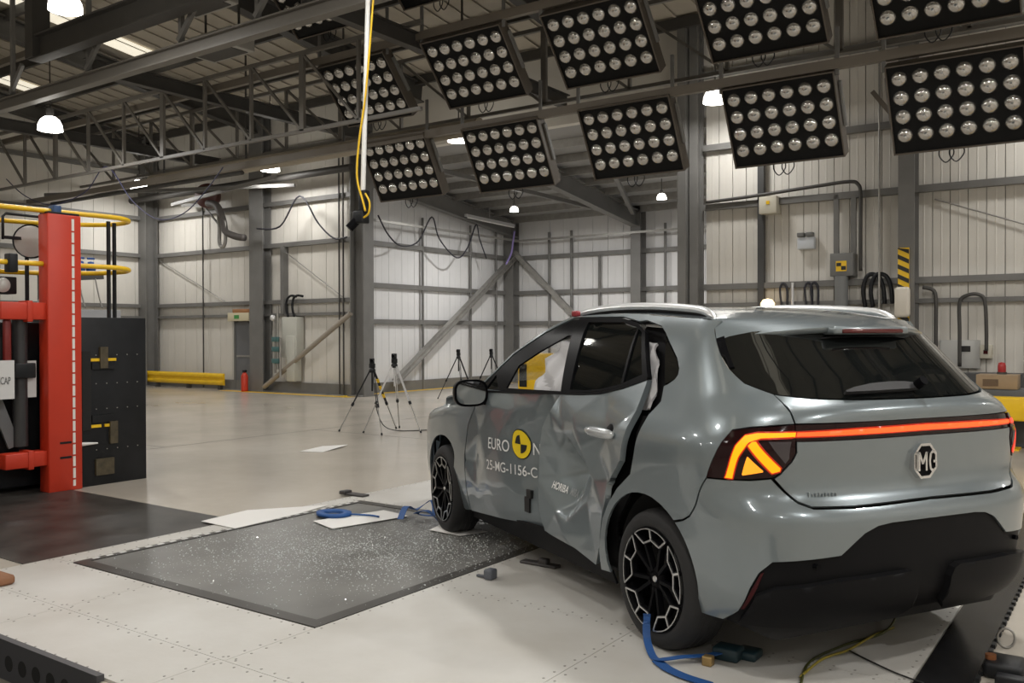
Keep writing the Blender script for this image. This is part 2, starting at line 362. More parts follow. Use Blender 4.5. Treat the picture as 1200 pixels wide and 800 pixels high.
for i in range(62):
    x = -24+i*.5
    b.bar((x, 15.5, rz(15.5)-.006), (x, 3.1, rz(3.1)-.006), .05, .012)
tag(b.build('sheet_rib', ROOF, CE), kind='stuff')
# ---- beams and lattice trusses under the roof
b = MB(); b.ibeam((-24, 8.4, 5.83), (4, 8.4, 5.83), .16, .22, .025); stru(b.build('trim_crane_rail', mat('truss_brown_grey', (.15,.14,.125), .5)))
b = MB(); b.ibeam((-15.9, 8.1, 6.48), (6, 8.1, 6.48), .24, .42, .03); b.box((-15.95, 7.95, 6.3), (-15.7, 8.25, 8.1)); stru(b.build('trim_gantry_beam', STEELD))
for y, z in ((11.96, 4.96), (10.78, 6.17), (9.56, 7.36)):
    b = MB(); b.bar((-24, y, z), (6, y, z), .09, .13); stru(b.build('trim_lighting_rail', mat('brown_rail', (.16,.14,.115), .5)))
TRN = 0
def truss(name, y, z0, z1, x0, x1, step, m=STEEL):
    T = stru(root(name, (x0, y, z0)))
    MB().bar((x0, y, z0), (x1, y, z0), .06, .06).build('bottom_chord', m, T); MB().bar((x0, y, z1), (x1, y, z1), .07, .07).build('top_chord', m, T)
    n = int((x1-x0)/step)
    for i in range(n+1):
        x = x0+i*step; MB().bar((x, y, z0), (x, y, z1), .05 if i % 3 else .11, .06, (0, 1, 0)).build('post', m, T)
        if i < n: MB().bar((x, y, z1), (x+step, y, z0), .045, .045, (0, 1, 0)).build('lattice', m, T)
truss('trim_truss_1', 10.6, 4.98, 6.32, -24, -9.15, 1.35, mat('truss_brown_grey', (.15,.14,.125), .5)); truss('trim_truss_2', 13.4, 5.55, 6.9, -24, 6, 1.7, MATS['truss_brown_grey'])
for x in (-20.4, -14.8, -9.4):
    b = MB(); b.ibeam((x, 8.4, 6.1), (x, 15.3, 6.1), .16, .26, .02); stru(b.build('trim_tie_beam', STEELD))
for i, x in enumerate((-22.5, -19.9, -17.3, -14.7, -12.1, -10.3)):
    b = MB(); b.bar((x, 8.4, 5.94), (x, 8.4, 8.0), .07, .07, (0, 1, 0)); b.bar((x, 8.35, 5.98), (x+.45, 8.35, 6.45), .08, .06, (0, 1, 0)); stru(b.build('trim_hanger', STEEL))
b = MB(); b.cyl((-24, 12.6, 5.0), (-16, 12.6, 5.0), .05, 8); b.cyl((-24, 14.9, 5.35), (-15, 14.9, 5.35), .09, 10); stru(b.build('trim_pipe_run', STEELD))
for x0, y0, x1, y1, z in ((-23.5, 12.2, -16.6, 14.6, 5.15), (-21.5, 14.6, -15.4, 13.0, 5.0)):
    b = MB(); b.bar((x0, y0, z), (x1, y1, z-.1), .06, .08); stru(b.build('trim_wind_brace', STEEL))

# ================================================================== LAMPS
DOME = mat('lit_dome', (.9,.9,.88), .5, emit=(1.0, .96, .88), estr=9.0)
def high_bay(x, y, z, label, s=1.0, hang=None, pw=1.0):
    r_ = root('high_bay_lamp', (x, y, z), label, 'lamp', 'high bay lamps under the roof')
    b = MB(); b.lathe([(.02,.27),(.10,.26),(.17,.2),(.215,.10),(.225,.0)], (x, y, z), (0,0,1), 28)
    b.v = [(x+(v[0]-x)*s, y+(v[1]-y)*s, z+(v[2]-z)*s) for v in b.v]
    b.build('dome', DOME, r_)
    MB().cyl((x, y, z+.26*s), (x, y, z+.42*s), .07*s, 14).build('gear_housing', STEELD, r_)
    zt = hang if hang else rz(y)-.004
    if zt > z+.45: MB().cyl((x, y, z+.42*s), (x, y, zt), .012, 6).build('suspension', STEELD, r_)
    ld = bpy.data.lights.new('bulb', 'AREA'); ld.shape = 'DISK'; ld.size = .5*s; ld.energy = LAMP_W*pw; ld.color = LAMP_COL
    lo = bpy.data.objects.new('bulb', ld); COL.objects.link(lo); lo.parent = r_; lo.location = (0, 0, -.02)
    return r_
high_bay(-12.3, 6.69, 6.0, 'glowing dome lamp in front of the bright roof light, highest at top left')
high_bay(-17.22, 9.05, 5.42, 'glowing dome lamp hanging between the lattice posts at left')
high_bay(-22.2, 14.08, 5.4, 'glowing dome lamp in the far corner above the corner column', pw=.6)
high_bay(-17.1, 14.28, 5.4, 'glowing dome lamp above the wide column beside the extraction fan', pw=.6)
high_bay(-5.95, 14.5, 5.4, 'glowing dome lamp between two floodlight panels above the wall conduit', .9, pw=.35)
high_bay(-11.4, 14.35, 5.4, 'glowing dome lamp half hidden behind a floodlight panel near the white pole', pw=.5)
high_bay(-13.2, 18.9, 4.62, 'small bright lamp under the bay roof left of the rafter', .5, 5.1)
high_bay(-9.2, 19.2, 4.62, 'small bright lamp under the bay roof right of the rafter', .5, 5.1)
ORDN = ('first', 'second', 'third', 'fourth', 'fifth')
for j, y in enumerate((6.4, 1.2, -4.0)):  # unseen lamps carrying on the roof grid, added to light the scene
    for i, x in enumerate((-6.5, -1.0, 4.6)): high_bay(x, y, 6.3, 'unseen dome lamp added over the test pit, %s from left in the %s row' % (ORDN[i], ORDN[j]), pw=((.9, 1.7, 1.9), (.45, .75, 1.3), (.35, .6, .8))[j][i])
for j, y in enumerate((1.2, -4.0)):  # more lamps out of view, added for light from the runway side
    for i, x in enumerate((-17.5, -12.0)): high_bay(x, y, 6.3, 'unseen dome lamp added over the trolley runway, %s from left in the %s row' % (ORDN[i], ORDN[j]), pw=.55)
for i, x in enumerate((-.4, 5.0)): high_bay(x, 14.4, 5.5, 'unseen dome lamp added beyond the right picture edge by the back wall, %s from the left' % ORDN[i], pw=.5)  # out of view too, added to light the back wall end

DUCT = root('air_duct', (-14, 12.7, 5.1), 'long beige round air duct running under the roof toward the bay', 'duct')
MB().cyl((-19.5, 12.7, 5.16), (-9.6, 12.7, 5.16), .15, 18).build('tube', mat('beige_duct', (.34,.30,.235), .6), DUCT)
for x in (-19.0, -16.0, -13.0, -10.0): MB().bar((x, 12.7, 5.28), (x, 12.7, 7.56), .03, .03, (0,1,0)).build('strap', STEELD, DUCT)
for x, y, z, lb in ((-12.3, 8.95, 6.72, 'pale box heater hanging above the crane rail, the upper of two'), (-12.9, 9.75, 6.28, 'pale box heater hanging below the crane rail, the lower of two')):
    H_ = root('box_heater', (x, y, z), lb, 'heater')
    MB().bevbox((x-.55, y-.25, z), (x+.55, y+.25, z+.32), .015).build('casing', mat('heater_pale', (.36,.355,.335), .5), H_)
    for dx in (-.45, .45): MB().bar((x+dx, y, z+.32), (x+dx, y, rz(y)-.01), .03, .03, (0,1,0)).build('rod', STEELD, H_)
    MB().box((x-.45, y-.18, z-.012), (x+.45, y+.18, z)).build('grille', STEELD, H_)

# ================================================================== THE CAR
# body surface: chart (a, z) -> car coordinates. a >= XC is x itself, a < XC wraps the rear corner to the rear centre at XC - L
def PW(xs,ys):
    xs=np.array(xs,float);ys=np.array(ys,float)
    h=np.diff(xs);d=np.diff(ys)/h
    m=np.zeros(len(xs));m[0]=d[0];m[-1]=d[-1]
    for i in range(1,len(xs)-1):
        m[i]=0 if d[i-1]*d[i]<=0 else 2*d[i-1]*d[i]/(d[i-1]+d[i])
    def f(x):
        x=np.clip(x,xs[0],xs[-1]);i=np.clip(np.searchsorted(xs,x)-1,0,len(xs)-2)
        t=(x-xs[i])/h[i]
        return (2*t**3-3*t**2+1)*ys[i]+(t**3-2*t*t+t)*h[i]*m[i]+(-2*t**3+3*t*t)*ys[i+1]+(t**3-t*t)*h[i]*m[i+1]
    return f
WZ=PW([.16,.25,.35,.50,.65,.80,.92,1.0,1.06,1.12,1.20,1.30,1.40,1.48,1.54,1.60],
      [.83,.865,.89,.908,.915,.917,.912,.902,.885,.862,.83,.785,.735,.69,.645,.58])
XR=PW([.16,.24,.30,.38,.50,.62,.69,.71,.73,.76,.79,.81,.84,.86,.95,1.05,1.10,1.145,1.16,1.18,1.22,1.30,1.40,1.48,1.60],
      [-.60,-.68,-.745,-.785,-.80,-.808,-.813,-.813,-.805,-.779,-.752,-.738,-.732,-.731,-.742,-.757,-.767,-.772,-.766,-.738,-.685,-.60,-.49,-.405,-.30])
XF=PW([.16,.3,.5,.7,.85,.95,1.02,1.10,1.3,1.5,1.6],[3.45,3.57,3.60,3.58,3.50,3.1,2.6,2.2,1.75,1.4,1.2])
NZ=PW([.16,.7,1.0,1.1,1.2,1.6],[4.5,4.5,4.5,3.9,3.0,2.8])
XC=0.0; L=1.55
_th=np.linspace(0,np.pi/2,2001)
_tab={}
def _param(n):
    k=round(float(n),2)
    if k not in _tab:
        x=.79*np.sin(_th)**(2/k);y=.9*np.cos(_th)**(2/k)
        s=np.concatenate([[0],np.cumsum(np.hypot(np.diff(x),np.diff(y)))]);_tab[k]=s/s[-1]
    return _tab[k]
def S(a,z):
    """chart -> car coords (left side). a>=XC: a is x; a<XC wraps the rear corner, a=XC-L is the rear centre"""
    w=WZ(z)
    if a>=XC:
        y=w*(1-.0)-.0
        # plan taper: front
        k=max(0,a-2.3); y-=.05*(k/1.0)**2.2*(1 if z<1.0 else 1)
        # front corner rounding
        xf=XF(z); 
        if z<1.0:
            q=(a-(xf-.6))/.6
            if q>0: y=y*(1-min(q,.9999)**3.2)**(1/2.6)
        y+=.024*np.exp(-((a-.0)/.55)**2)*np.exp(-((z-.97)/.13)**2)+.006*np.exp(-((a-.0)/.45)**2)*np.exp(-((z-.75)/.15)**2)
        return np.array([a,y,z])
    n=round(float(NZ(z)),2);t=min((XC-a)/L,1.)
    th=np.interp(t,_param(n),_th)
    w=w+.024*np.exp(-((z-.97)/.13)**2)+.006*np.exp(-((z-.75)/.15)**2)
    bow=.06
    cs=np.cos(th)**(2/n) if th<np.pi/2-1e-9 else 0.
    xr=XR(z)
    x=XC+(xr-XC)*np.sin(th)**(2/n)+bow*cs*cs*np.sin(th)**(2/n)
    return np.array([x,w*cs,z])
def N(a,z,e=2e-3):
    du=S(a+e,z)-S(a-e,z);dv=S(a,min(z+e,1.6))-S(a,max(z-e,.16))
    n=np.cross(dv,du) # outward?
    n/=np.linalg.norm(n)+1e-12
    return n

PAINT = mat('car_paint_grey', (0.185, 0.218, 0.235), 0.28, 0.35, coat=1.0)
BLACKP = mat('black_gloss_trim', (0.006, 0.006, 0.007), 0.3, spec=.035)
BLACKM = mat('black_plastic', (0.009, 0.009, 0.010), 0.5, spec=.08)
DARKIN = mat('dark_interior', (0.012, 0.012, 0.013), 0.8)
GLASSD = mat('privacy_glass', (0.006, 0.007, 0.007), 0.03, spec=0.5)
GLASSC = mat('side_glass', (0.75, 0.8, 0.78), 0.0, trans=1.0, alpha=0.25)
CHROME = mat('chrome', (0.75, 0.75, 0.76), 0.12, 1.0)
SILVER = mat('machined_silver', (0.62, 0.62, 0.62), 0.3, 1.0)
RAILM = mat('satin_roof_rail', (0.72, 0.73, 0.74), 0.32, 0.6)
RUBBER = mat('tyre_rubber', (0.014, 0.014, 0.015), 0.75, bump=0.1, bscale=90)
WHITEP = mat('white_print', (0.8, 0.8, 0.8), 0.5)
YELLOWP = mat('yellow_print', (0.85, 0.62, 0.01), 0.5)
BLACKPR = mat('black_print', (0.01, 0.01, 0.01), 0.5)
LAMPRED = mat('dark_red_lens', (0.014, 0.002, 0.003), 0.1, spec=.3)
E_AMB = mat('lit_amber_lamp', (0.9, 0.3, 0.0), 0.4, emit=(1.0, 0.2, 0.0), estr=1.7)
E_AMB2 = mat('lit_indicator', (0.8, 0.3, 0.02), 0.4, emit=(1.0, 0.30, 0.012), estr=1.0)
E_RED = mat('lit_red_lamp', (0.9, 0.06, 0.03), 0.4, emit=(1.0, 0.06, 0.035), estr=1.1)
E_BAR = mat('lit_light_bar', (0.9, 0.1, 0.02), 0.4, emit=(1.0, 0.085, 0.012), estr=1.25)
E_DIM = mat('red_halo_glow', (.2,.01,.0), .3, emit=(1.0,.03,.0), estr=.30)  # faint emission for the glow painted round the lit lamp shapes
REFL = mat('red_reflector', (0.05, 0.003, 0.005), 0.3, spec=.2)
AIRBAG = mat('airbag_fabric', (0.55, 0.55, 0.575), 0.85, bump=0.1, bscale=25)

CAR = local_root('car', (-1.427, 4.588, 0), 'grey hatchback with crushed left doors and lit tail lamps', 'car', rz=R(150.352))

DENT = {}
def dent_field(ctrl):
    pts = [Vector((a, z)) for a, z, d in ctrl]
    vs_, es, fs, ov, _, _ = delaunay_2d_cdt(pts, [], [], 0, 1e-5)
    dd = [ctrl[ov[i][0]][2] for i in range(len(vs_))]
    TT = []
    for t in fs:
        A, B, C = (vs_[k] for k in t); m00, m01, m10, m11 = B.x-A.x, C.x-A.x, B.y-A.y, C.y-A.y; det = m00*m11-m01*m10
        if abs(det) > 1e-12: TT.append((A.x, A.y, m00/det, m01/det, m10/det, m11/det, dd[t[0]], dd[t[1]]-dd[t[0]], dd[t[2]]-dd[t[0]]))
    memo = {}
    def f(a, z):
        for ax, ay, m00, m01, m10, m11, d0, d1, d2 in TT:
            ex, ey = a-ax, z-ay; u = ex*m11-ey*m01
            if u < -1e-6 or u > 1.000001: continue
            v = m00*ey-m10*ex
            if v > -1e-6 and u+v < 1.000001: return d0+d1*u+d2*v
        return 0.0
    def g(a, z, r=.007):
        return .3*f(a, z)+.1*(f(a+r, z)+f(a-r, z)+f(a, z+r)+f(a, z-r))+.075*(f(a+r*.7, z+r*.7)+f(a-r*.7, z+r*.7)+f(a+r*.7, z-r*.7)+f(a-r*.7, z-r*.7))
    edges = [(Vector(vs_[a]), Vector(vs_[b])) for a, b in es]
    return g, edges
def inside(poly, x, y):
    c = False; n = len(poly); j = n - 1
    for i in range(n):
        xi, yi = poly[i]; xj, yj = poly[j]
        if (yi > y) != (yj > y) and x < (xj-xi)*(y-yi)/(yj-yi)+xi: c = not c
        j = i
    return c
def densify(poly, step):
    out = []
    n = len(poly)
    for i in range(n):
        a, b = poly[i], poly[(i+1) % n]; k = max(1, int(math.hypot(b[0]-a[0], b[1]-a[1])/step))
        out += [(a[0]+(b[0]-a[0])*t/k, a[1]+(b[1]-a[1])*t/k) for t in range(k)]
    return out
def rnd(poly, keep=None, n=3):
    """round a traced outline's corners (Chaikin) except where marked"""
    for _ in range(n):
        out = []
        m = len(poly)
        for i in range(m):
            p, q = poly[i], poly[(i+1) % m]
            out += [(p[0]*.8+q[0]*.2, p[1]*.8+q[1]*.2), (p[0]*.2+q[0]*.8, p[1]*.2+q[1]*.8)]
        poly = out
    return poly
def inset(poly, d):
    n = len(poly); ar = sum(poly[i][0]*poly[(i+1) % n][1]-poly[(i+1) % n][0]*poly[i][1] for i in range(n)); sg = 1 if ar > 0 else -1
    out = []
    for i in range(n):
        a, b, c = poly[i-1], poly[i], poly[(i+1) % n]
        e = (c[0]-a[0], c[1]-a[1]); l = math.hypot(*e) or 1
        out.append((b[0]-sg*e[1]/l*d, b[1]+sg*e[0]/l*d))
    return out
CEN = XC - L
def panel(name, outline, m, parent=None, holes=(), step=0.035, gap=0.0025, off=0.0, thick=0.012, dent=None, cedges=(), side='L', sub=None, crease=None, offf=None):
    """a body panel lying on the chart. side: L, R, or C (both halves joined across the rear centre)"""
    parent = parent or CAR
    poly = densify(outline, step)
    cen = side == 'C'
    if gap:
        ins = inset(poly, gap)
        poly = [(CEN, p[1]) if cen and q[0] < CEN+1e-6 else p for p, q in zip(ins, poly)]
    hs = [densify(h, step) for h in holes]
    pts = list(poly); edges = [(i, (i+1) % len(poly)) for i in range(len(poly))]
    for h in hs:
        o = len(pts); pts += h; edges += [(o+i, o+(i+1) % len(h)) for i in range(len(h))]
    allb = np.array(pts)
    x0, y0 = allb.min(0); x1, y1 = allb.max(0)
    for i in range(int(x0/step)-1, int(x1/step)+2):
        for j in range(int(y0/step)-1, int(y1/step)+2):
            x, y = i*step, j*step
            if inside(poly, x, y) and not any(inside(h, x, y) for h in hs):
                if np.min(np.hypot(allb[:,0]-x, allb[:,1]-y)) > step*.45: pts.append((x, y))
    for a, b in cedges:
        k = max(1, int((b-a).length/step)); prev = None
        for t in range(k+1):
            p = a.lerp(b, t/k)
            if inside(poly, p.x, p.y) and np.min(np.hypot(allb[:,0]-p.x, allb[:,1]-p.y)) > step*.3:
                pts.append((p.x, p.y))
                if prev is not None: edges.append((prev, len(pts)-1))
                prev = len(pts)-1
            else: prev = None
    V2, E2, F2, _, _, _ = delaunay_2d_cdt([Vector(p) for p in pts], edges, [], 0, 1e-6)
    tris = []
    for f in F2:
        cx_ = sum(V2[i].x for i in f)/3; cy_ = sum(V2[i].y for i in f)/3
        if inside(poly, cx_, cy_) and not any(inside(h, cx_, cy_) for h in hs): tris.append(tuple(f))
    P3 = []; N3 = []
    for v in V2:
        a, z = v.x, min(max(v.y, .161), 1.599)
        n = N(a, z); p = S(a, z) + n*(off + (offf(a, z) if offf else 0))
        if dent: p = p - np.array((0.15, .985, 0.05))*dent(a, z)
        P3.append(p); N3.append(n)
    bm = bmesh.new()
    def half(sy):
        vs_ = [bm.verts.new((p[0], p[1]*sy, p[2])) for p in P3]
        for t in tris:
            try: bm.faces.new([vs_[i] for i in (t if sy > 0 else t[::-1])])
            except ValueError: pass
        return vs_
    A = half(-1) if side == 'R' else half(1)
    if cen: half(-1)
    for v in [v for v in bm.verts if not v.link_faces]: bm.verts.remove(v)
    if cen: bmesh.ops.remove_doubles(bm, verts=[v for v in bm.verts if abs(v.co.y) < 2e-3], dist=1.5e-3)
    bm.normal_update()
    # outward orientation
    tot = 0
    for f in bm.faces:
        c = f.calc_center_median(); tot += f.normal.dot(Vector((c.x-1.2, c.y, c.z-.7)))*f.calc_area()
    if tot < 0: bmesh.ops.reverse_faces(bm, faces=bm.faces)
    bm.normal_update()
    for f in bm.faces: f.smooth = True
    if crease:
        for e in bm.edges:
            if len(e.link_faces) == 2 and e.calc_face_angle(0) > R(crease): e.smooth = False
    if thick:
        be = [e for e in bm.edges if len(e.link_faces) == 1]
        nm = {v: v.normal.copy() for e in be for v in e.verts}
        for e in be:
            a, b = e.verts; q = [bm.verts.new(a.co), bm.verts.new(b.co), bm.verts.new(b.co-nm[b]*thick), bm.verts.new(a.co-nm[a]*thick)]
            f = bm.faces.new(q); f.smooth = False
    me = bpy.data.meshes.new(name); bm.to_mesh(me); bm.free(); me.materials.append(m)
    o = bpy.data.objects.new(name, me); COL.objects.link(o); o.parent = parent
    return o
def grid_patch(name, rows, m, parent=None, thick=0.0, flip=False):
    """rows: list of lists of points -> one smooth mesh"""
    parent = parent or CAR
    nr, nc = len(rows), len(rows[0]); v = [tuple(p) for r in rows for p in r]
    f = [(i*nc+j, i*nc+j+1, (i+1)*nc+j+1, (i+1)*nc+j) for i in range(nr-1) for j in range(nc-1)]
    b = MB(); b.add(v, f, True); o = b.build(name, m, parent)
    if thick:
        md = o.modifiers.new('solid', 'SOLIDIFY'); md.thickness = thick; md.offset = 0
    return o

# ---- damage of the left doors (inward depth in metres at control points)
RD = [(.995,1.15,0),(.75,1.16,0),(.5,1.18,0),(.16,1.28,0),(.14,1.106,-.012),(.18,.856,-.03),(.27,.75,-.035),(.40,.69,.0),(.43,.55,.0),(.48,.37,.0),(.56,.23,.0),
      (1.02,1.043,-.015),(1.10,.939,-.012),(1.135,.787,-.012),(1.15,.636,-.012),(1.155,.435,-.012),(1.12,.31,-.01),(.82,.28,-.0),
      (.74,1.03,-.012),(.655,.87,-.005),(.87,.93,.015),(.76,.95,.0),(.90,.72,.21),(.78,.70,.15),(.985,.83,.05),(1.03,.66,.06),(.89,.55,.12),(.86,.44,.02),(.70,.58,.06),(.62,.70,.05),(.39,.97,.015),(.50,.85,.03),(.45,.73,.05),(.98,.47,.015),(.6,.40,.025),(.86,.36,-.015)]
FD = [(2.2,1.12,0),(1.6,1.14,0),(1.2,1.15,.0),(.95,1.17,.0),(2.35,.6,.0),(2.35,.15,.0),(1.75,.2,.0),(1.05,.2,.10),(1.05,.6,.17),(1.05,.9,.15),(1.05,1.03,.10),(1.9,.95,-.004),(1.5,1.02,.01),(1.3,1.04,.035),(2.05,.80,.010),(1.75,.82,.015),(1.5,.82,.06),(1.35,.82,.10),(2.2,.60,.04),(1.95,.62,.004),(1.9,.45,.0),(1.7,.60,.02),(1.5,.58,.06),(1.35,.60,.10),(1.5,.40,.04),(2.12,.42,.012)]
dR, eR = dent_field(RD); dF, eF = dent_field(FD)

ARC = lambda t0, t1, n=16: [(x if x > 0 else 1.09*x, .33+.39*math.sin(R(t0+(t1-t0)*i/n))) for i in range(n+1) for x in (.05+.39*math.cos(R(t0+(t1-t0)*i/n)),)]
FARC = [(p.x, p.y) for p in smooth_path([Vector(q+(0,)) for q in ((2.552,.28),(2.547,.432),(2.49,.60),(2.54,.675),(2.62,.712),(2.72,.725),(2.85,.71),(2.95,.67),(3.05,.58),(3.11,.45),(3.13,.25))], 4)]
fender = [(2.30,.24),(2.413,.222),*FARC,(3.3,.21),(3.44,.21),(3.54,.4),(3.54,.7),(3.45,.86),(3.1,.945),(2.6,1.02),(2.2,1.09),(2.14,1.10),(2.13,.97),(2.22,.85),(2.30,.6)]
fdoor = [(2.13,.97),(2.135,1.088),(2.042,1.09),(1.7,1.105),(1.3,1.125),(1.0,1.14),(1.02,1.043),(1.09,.939),(1.124,.787),(1.14,.636),(1.144,.435),(1.12,.33),(1.59,.295),(2.0,.26),(2.30,.235),(2.30,.6),(2.22,.85)]
rdoor = [(.985,1.138),(.75,1.148),(.56,1.163),(.36,1.203),(.177,1.257),(.165,1.22),(.154,1.106),(.167,1.024),(.196,.856),(.282,.760),(.412,.711),(.442,.561),(.500,.372),(.583,.252),(.816,.303),(1.110,.331),(1.144,.435),(1.14,.636),(1.124,.787),(1.092,.939),(1.013,1.043)]
rdoorR = [(.985,1.138),(.75,1.148),(.56,1.163),(.36,1.203),(.06,1.25),(.02,1.157),(.07,1.093),(.12,.907),(.17,.80),(.30,.709),(.39,.617),(.46,.5),(.50,.372),(.583,.252),(.816,.303),(1.110,.331),(1.144,.435),(1.14,.636),(1.124,.787),(1.092,.939),(1.013,1.043)]
quarter = [(.45,1.574),(.25,1.563),(.05,1.552),(-.15,1.545),(-.44,1.537),(-.385,1.497),(-.427,1.446),(-.47,1.385),(-.531,1.319),(-.617,1.259),(-.754,1.216),(-.803,1.147),(-.839,1.102),(-.66,1.084),(-.587,1.07),(-.565,1.02),(-.54,.95),(-.502,.863),(-.405,.759),(-.33,.68),(-.28,.655),*ARC(128,-12),(.53,.24),(.500,.372),(.44,.53),(.377,.617),(.286,.709),(.153,.80),(.111,.907),(.058,1.093),(.004,1.157),(.026,1.227),(-.06,1.262),(-.08,1.283),(-.07,1.31),(.193,1.478),(.264,1.513),(.413,1.541)]
qglass = [(.028,1.235),(-.055,1.266),(-.072,1.285),(-.062,1.312),(.185,1.468)]
for sd in 'LR':
    dn = sd == 'L'
    panel('front_fender', fender, PAINT, side=sd, step=.045)
    panel('front_door', fdoor, PAINT, side=sd, dent=dF if dn else None, step=.03)
    RDO = panel('rear_door', rdoor if dn else rdoorR, PAINT, side=sd, dent=dR if dn else None, step=.018 if dn else .04, crease=28 if dn else None, thick=.03)
    panel('quarter_panel', quarter, PAINT, side=sd, step=.03)
    panel('quarter_window', qglass, GLASSD, side=sd, off=-.004)
    # window frames
    panel('front_door_frame', [(2.125,1.105),(1.95,1.23),(1.80,1.34),(1.5,1.478),(1.26,1.565),(1.178,1.568),(1.10,1.46),(.985,1.143),(1.3,1.13),(1.7,1.11)], BLACKP, side=sd, step=.03, off=-.004,
          holes=[[(1.72,1.13),(1.665,1.275),(1.453,1.37),(1.19,1.468),(1.131,1.47),(.975,1.15)], [(2.034,1.108),(1.947,1.205),(1.83,1.118)]])
    panel('quarter_light', [(2.034,1.108),(1.947,1.205),(1.83,1.118)], GLASSD, side=sd, off=-.012, thick=.004)
    fr = [(.985,1.142),(1.178,1.568),(.697,1.562),(.499,1.533),(.375,1.488),(.177,1.261),(.36,1.208),(.56,1.168),(.75,1.153)]
    gl = [(.889,1.162),(1.025,1.54),(.635,1.535),(.466,1.506),(.40,1.479),(.235,1.272),(.390,1.218),(.56,1.184),(.72,1.168)]
    panel('rear_door_frame', fr, BLACKP, side=sd, step=.03, off=.004 if dn else 0, holes=[gl], thick=.03)
    panel('rear_door_glass', gl, GLASSD, side=sd, off=-.006, gap=-.002, step=.05)
    panel('window_divider', [(.475,1.51),(.45,1.50),(.375,1.225),(.40,1.218)], BLACKP, side=sd, off=.002, step=.04)
    panel('roof_side', [(2.15,1.105),(2.155,1.13),(1.97,1.235),(1.82,1.352),(1.5,1.505),(1.30,1.583),(1.0,1.590),(.7,1.588),(.45,1.578),(.41,1.546),(.5,1.54),(.697,1.568),(1.178,1.574),(1.26,1.57),(1.5,1.483),(1.80,1.345),(1.95,1.235),(2.125,1.11)], PAINT, side=sd, step=.03)
    panel('belt_trim', [(2.12,1.088),(2.042,1.094),(1.7,1.109),(1.3,1.129),(.985,1.144),(.75,1.153),(.56,1.168),(.36,1.208),(.18,1.262),(.175,1.248),(.36,1.196),(.56,1.156),(.75,1.141),(.985,1.131),(1.3,1.117),(1.7,1.097),(2.042,1.082)], BLACKP, side=sd, off=.006, gap=0, step=.05)
    panel('side_sill', [(2.32,.24),(1.59,.30),(1.12,.335),(.82,.31),(.58,.262),(.46,.24),(.46,.165),(2.38,.165)], BLACKM, side=sd, off=-.025, step=.06)
    panel('door_jamb', [(.60,.22),(.52,.60),(.40,.80),(.34,1.1),(.45,1.25),(.55,1.572),(.12,1.55),(-.03,1.30),(-.03,1.12),(.03,1.09),(.08,.9),(.12,.79),(.25,.70),(.42,.5),(.45,.22)], BLACKM, side=sd, off=-.075, step=.06)
    if dn:
        panel('curtain_airbag', [(.22,1.12),(.25,1.25),(.38,1.45),(.29,1.45),(.19,1.32),(.14,1.2),(.14,1.13)], AIRBAG, side=sd, off=-.04, step=.025,
              offf=lambda a, z: .012*math.sin(a*47+z*19)+.01*math.sin(z*43-a*31), crease=25)
    # tail lamp
    tl = [(-.502,.863),(-.54,.95),(-.565,1.02),(-.587,1.067),(-.66,1.081),(-.843,1.099),(-.872,1.04),(-.889,.984),(-.876,.949),(-.832,.896),(-.805,.880),(-.714,.869)]
    TL = panel('tail_lamp', tl, LAMPRED, side=sd, step=.02, off=.003, thick=.03)
    em = E_AMB if dn else E_RED
    panel('lamp_halo', [(-.611,.884),(-.604,.872),(-.640,.871),(-.660,.962),(-.688,1.022),(-.730,1.040),(-.865,1.048),(-.860,1.067),(-.706,1.061),(-.66,1.050),(-.637,1.007),(-.622,.924)], E_DIM, TL, side=sd, step=.012, off=.0045, gap=-.006, thick=0)  # painted red glow edging the lit arc, not a separate part
    panel('lamp_halo', [(-.688,1.010),(-.70,1.026),(-.716,1.028),(-.835,.921),(-.832,.908),(-.801,.899)], E_DIM, TL, side=sd, step=.012, off=.0055, gap=-.006, thick=0)  # same painted glow round the lit bar
    panel('lamp_arc', [(-.611,.884),(-.604,.872),(-.640,.871),(-.660,.962),(-.688,1.022),(-.730,1.040),(-.865,1.048),(-.860,1.067),(-.706,1.061),(-.66,1.050),(-.637,1.007),(-.622,.924)], em, TL, side=sd, step=.012, off=.007, gap=.001, thick=.004)
    panel('lamp_bar', [(-.688,1.010),(-.70,1.026),(-.716,1.028),(-.835,.921),(-.832,.908),(-.801,.899)], em, TL, side=sd, step=.012, off=.007, gap=.001, thick=.004)
    panel('indicator', [(-.695,.965),(-.700,.966),(-.767,.910),(-.766,.903),(-.684,.886),(-.680,.892)], E_AMB2 if dn else E_RED, TL, side=sd, step=.012, off=.006, gap=.001, thick=.004)
    panel('reversing_lamp', [(-.762,1.030),(-.858,1.031),(-.866,.96),(-.852,.938)], mat('smoked_lens', (.06,.05,.055), .15), TL, side=sd, step=.02, off=.006, gap=.002, thick=.004)

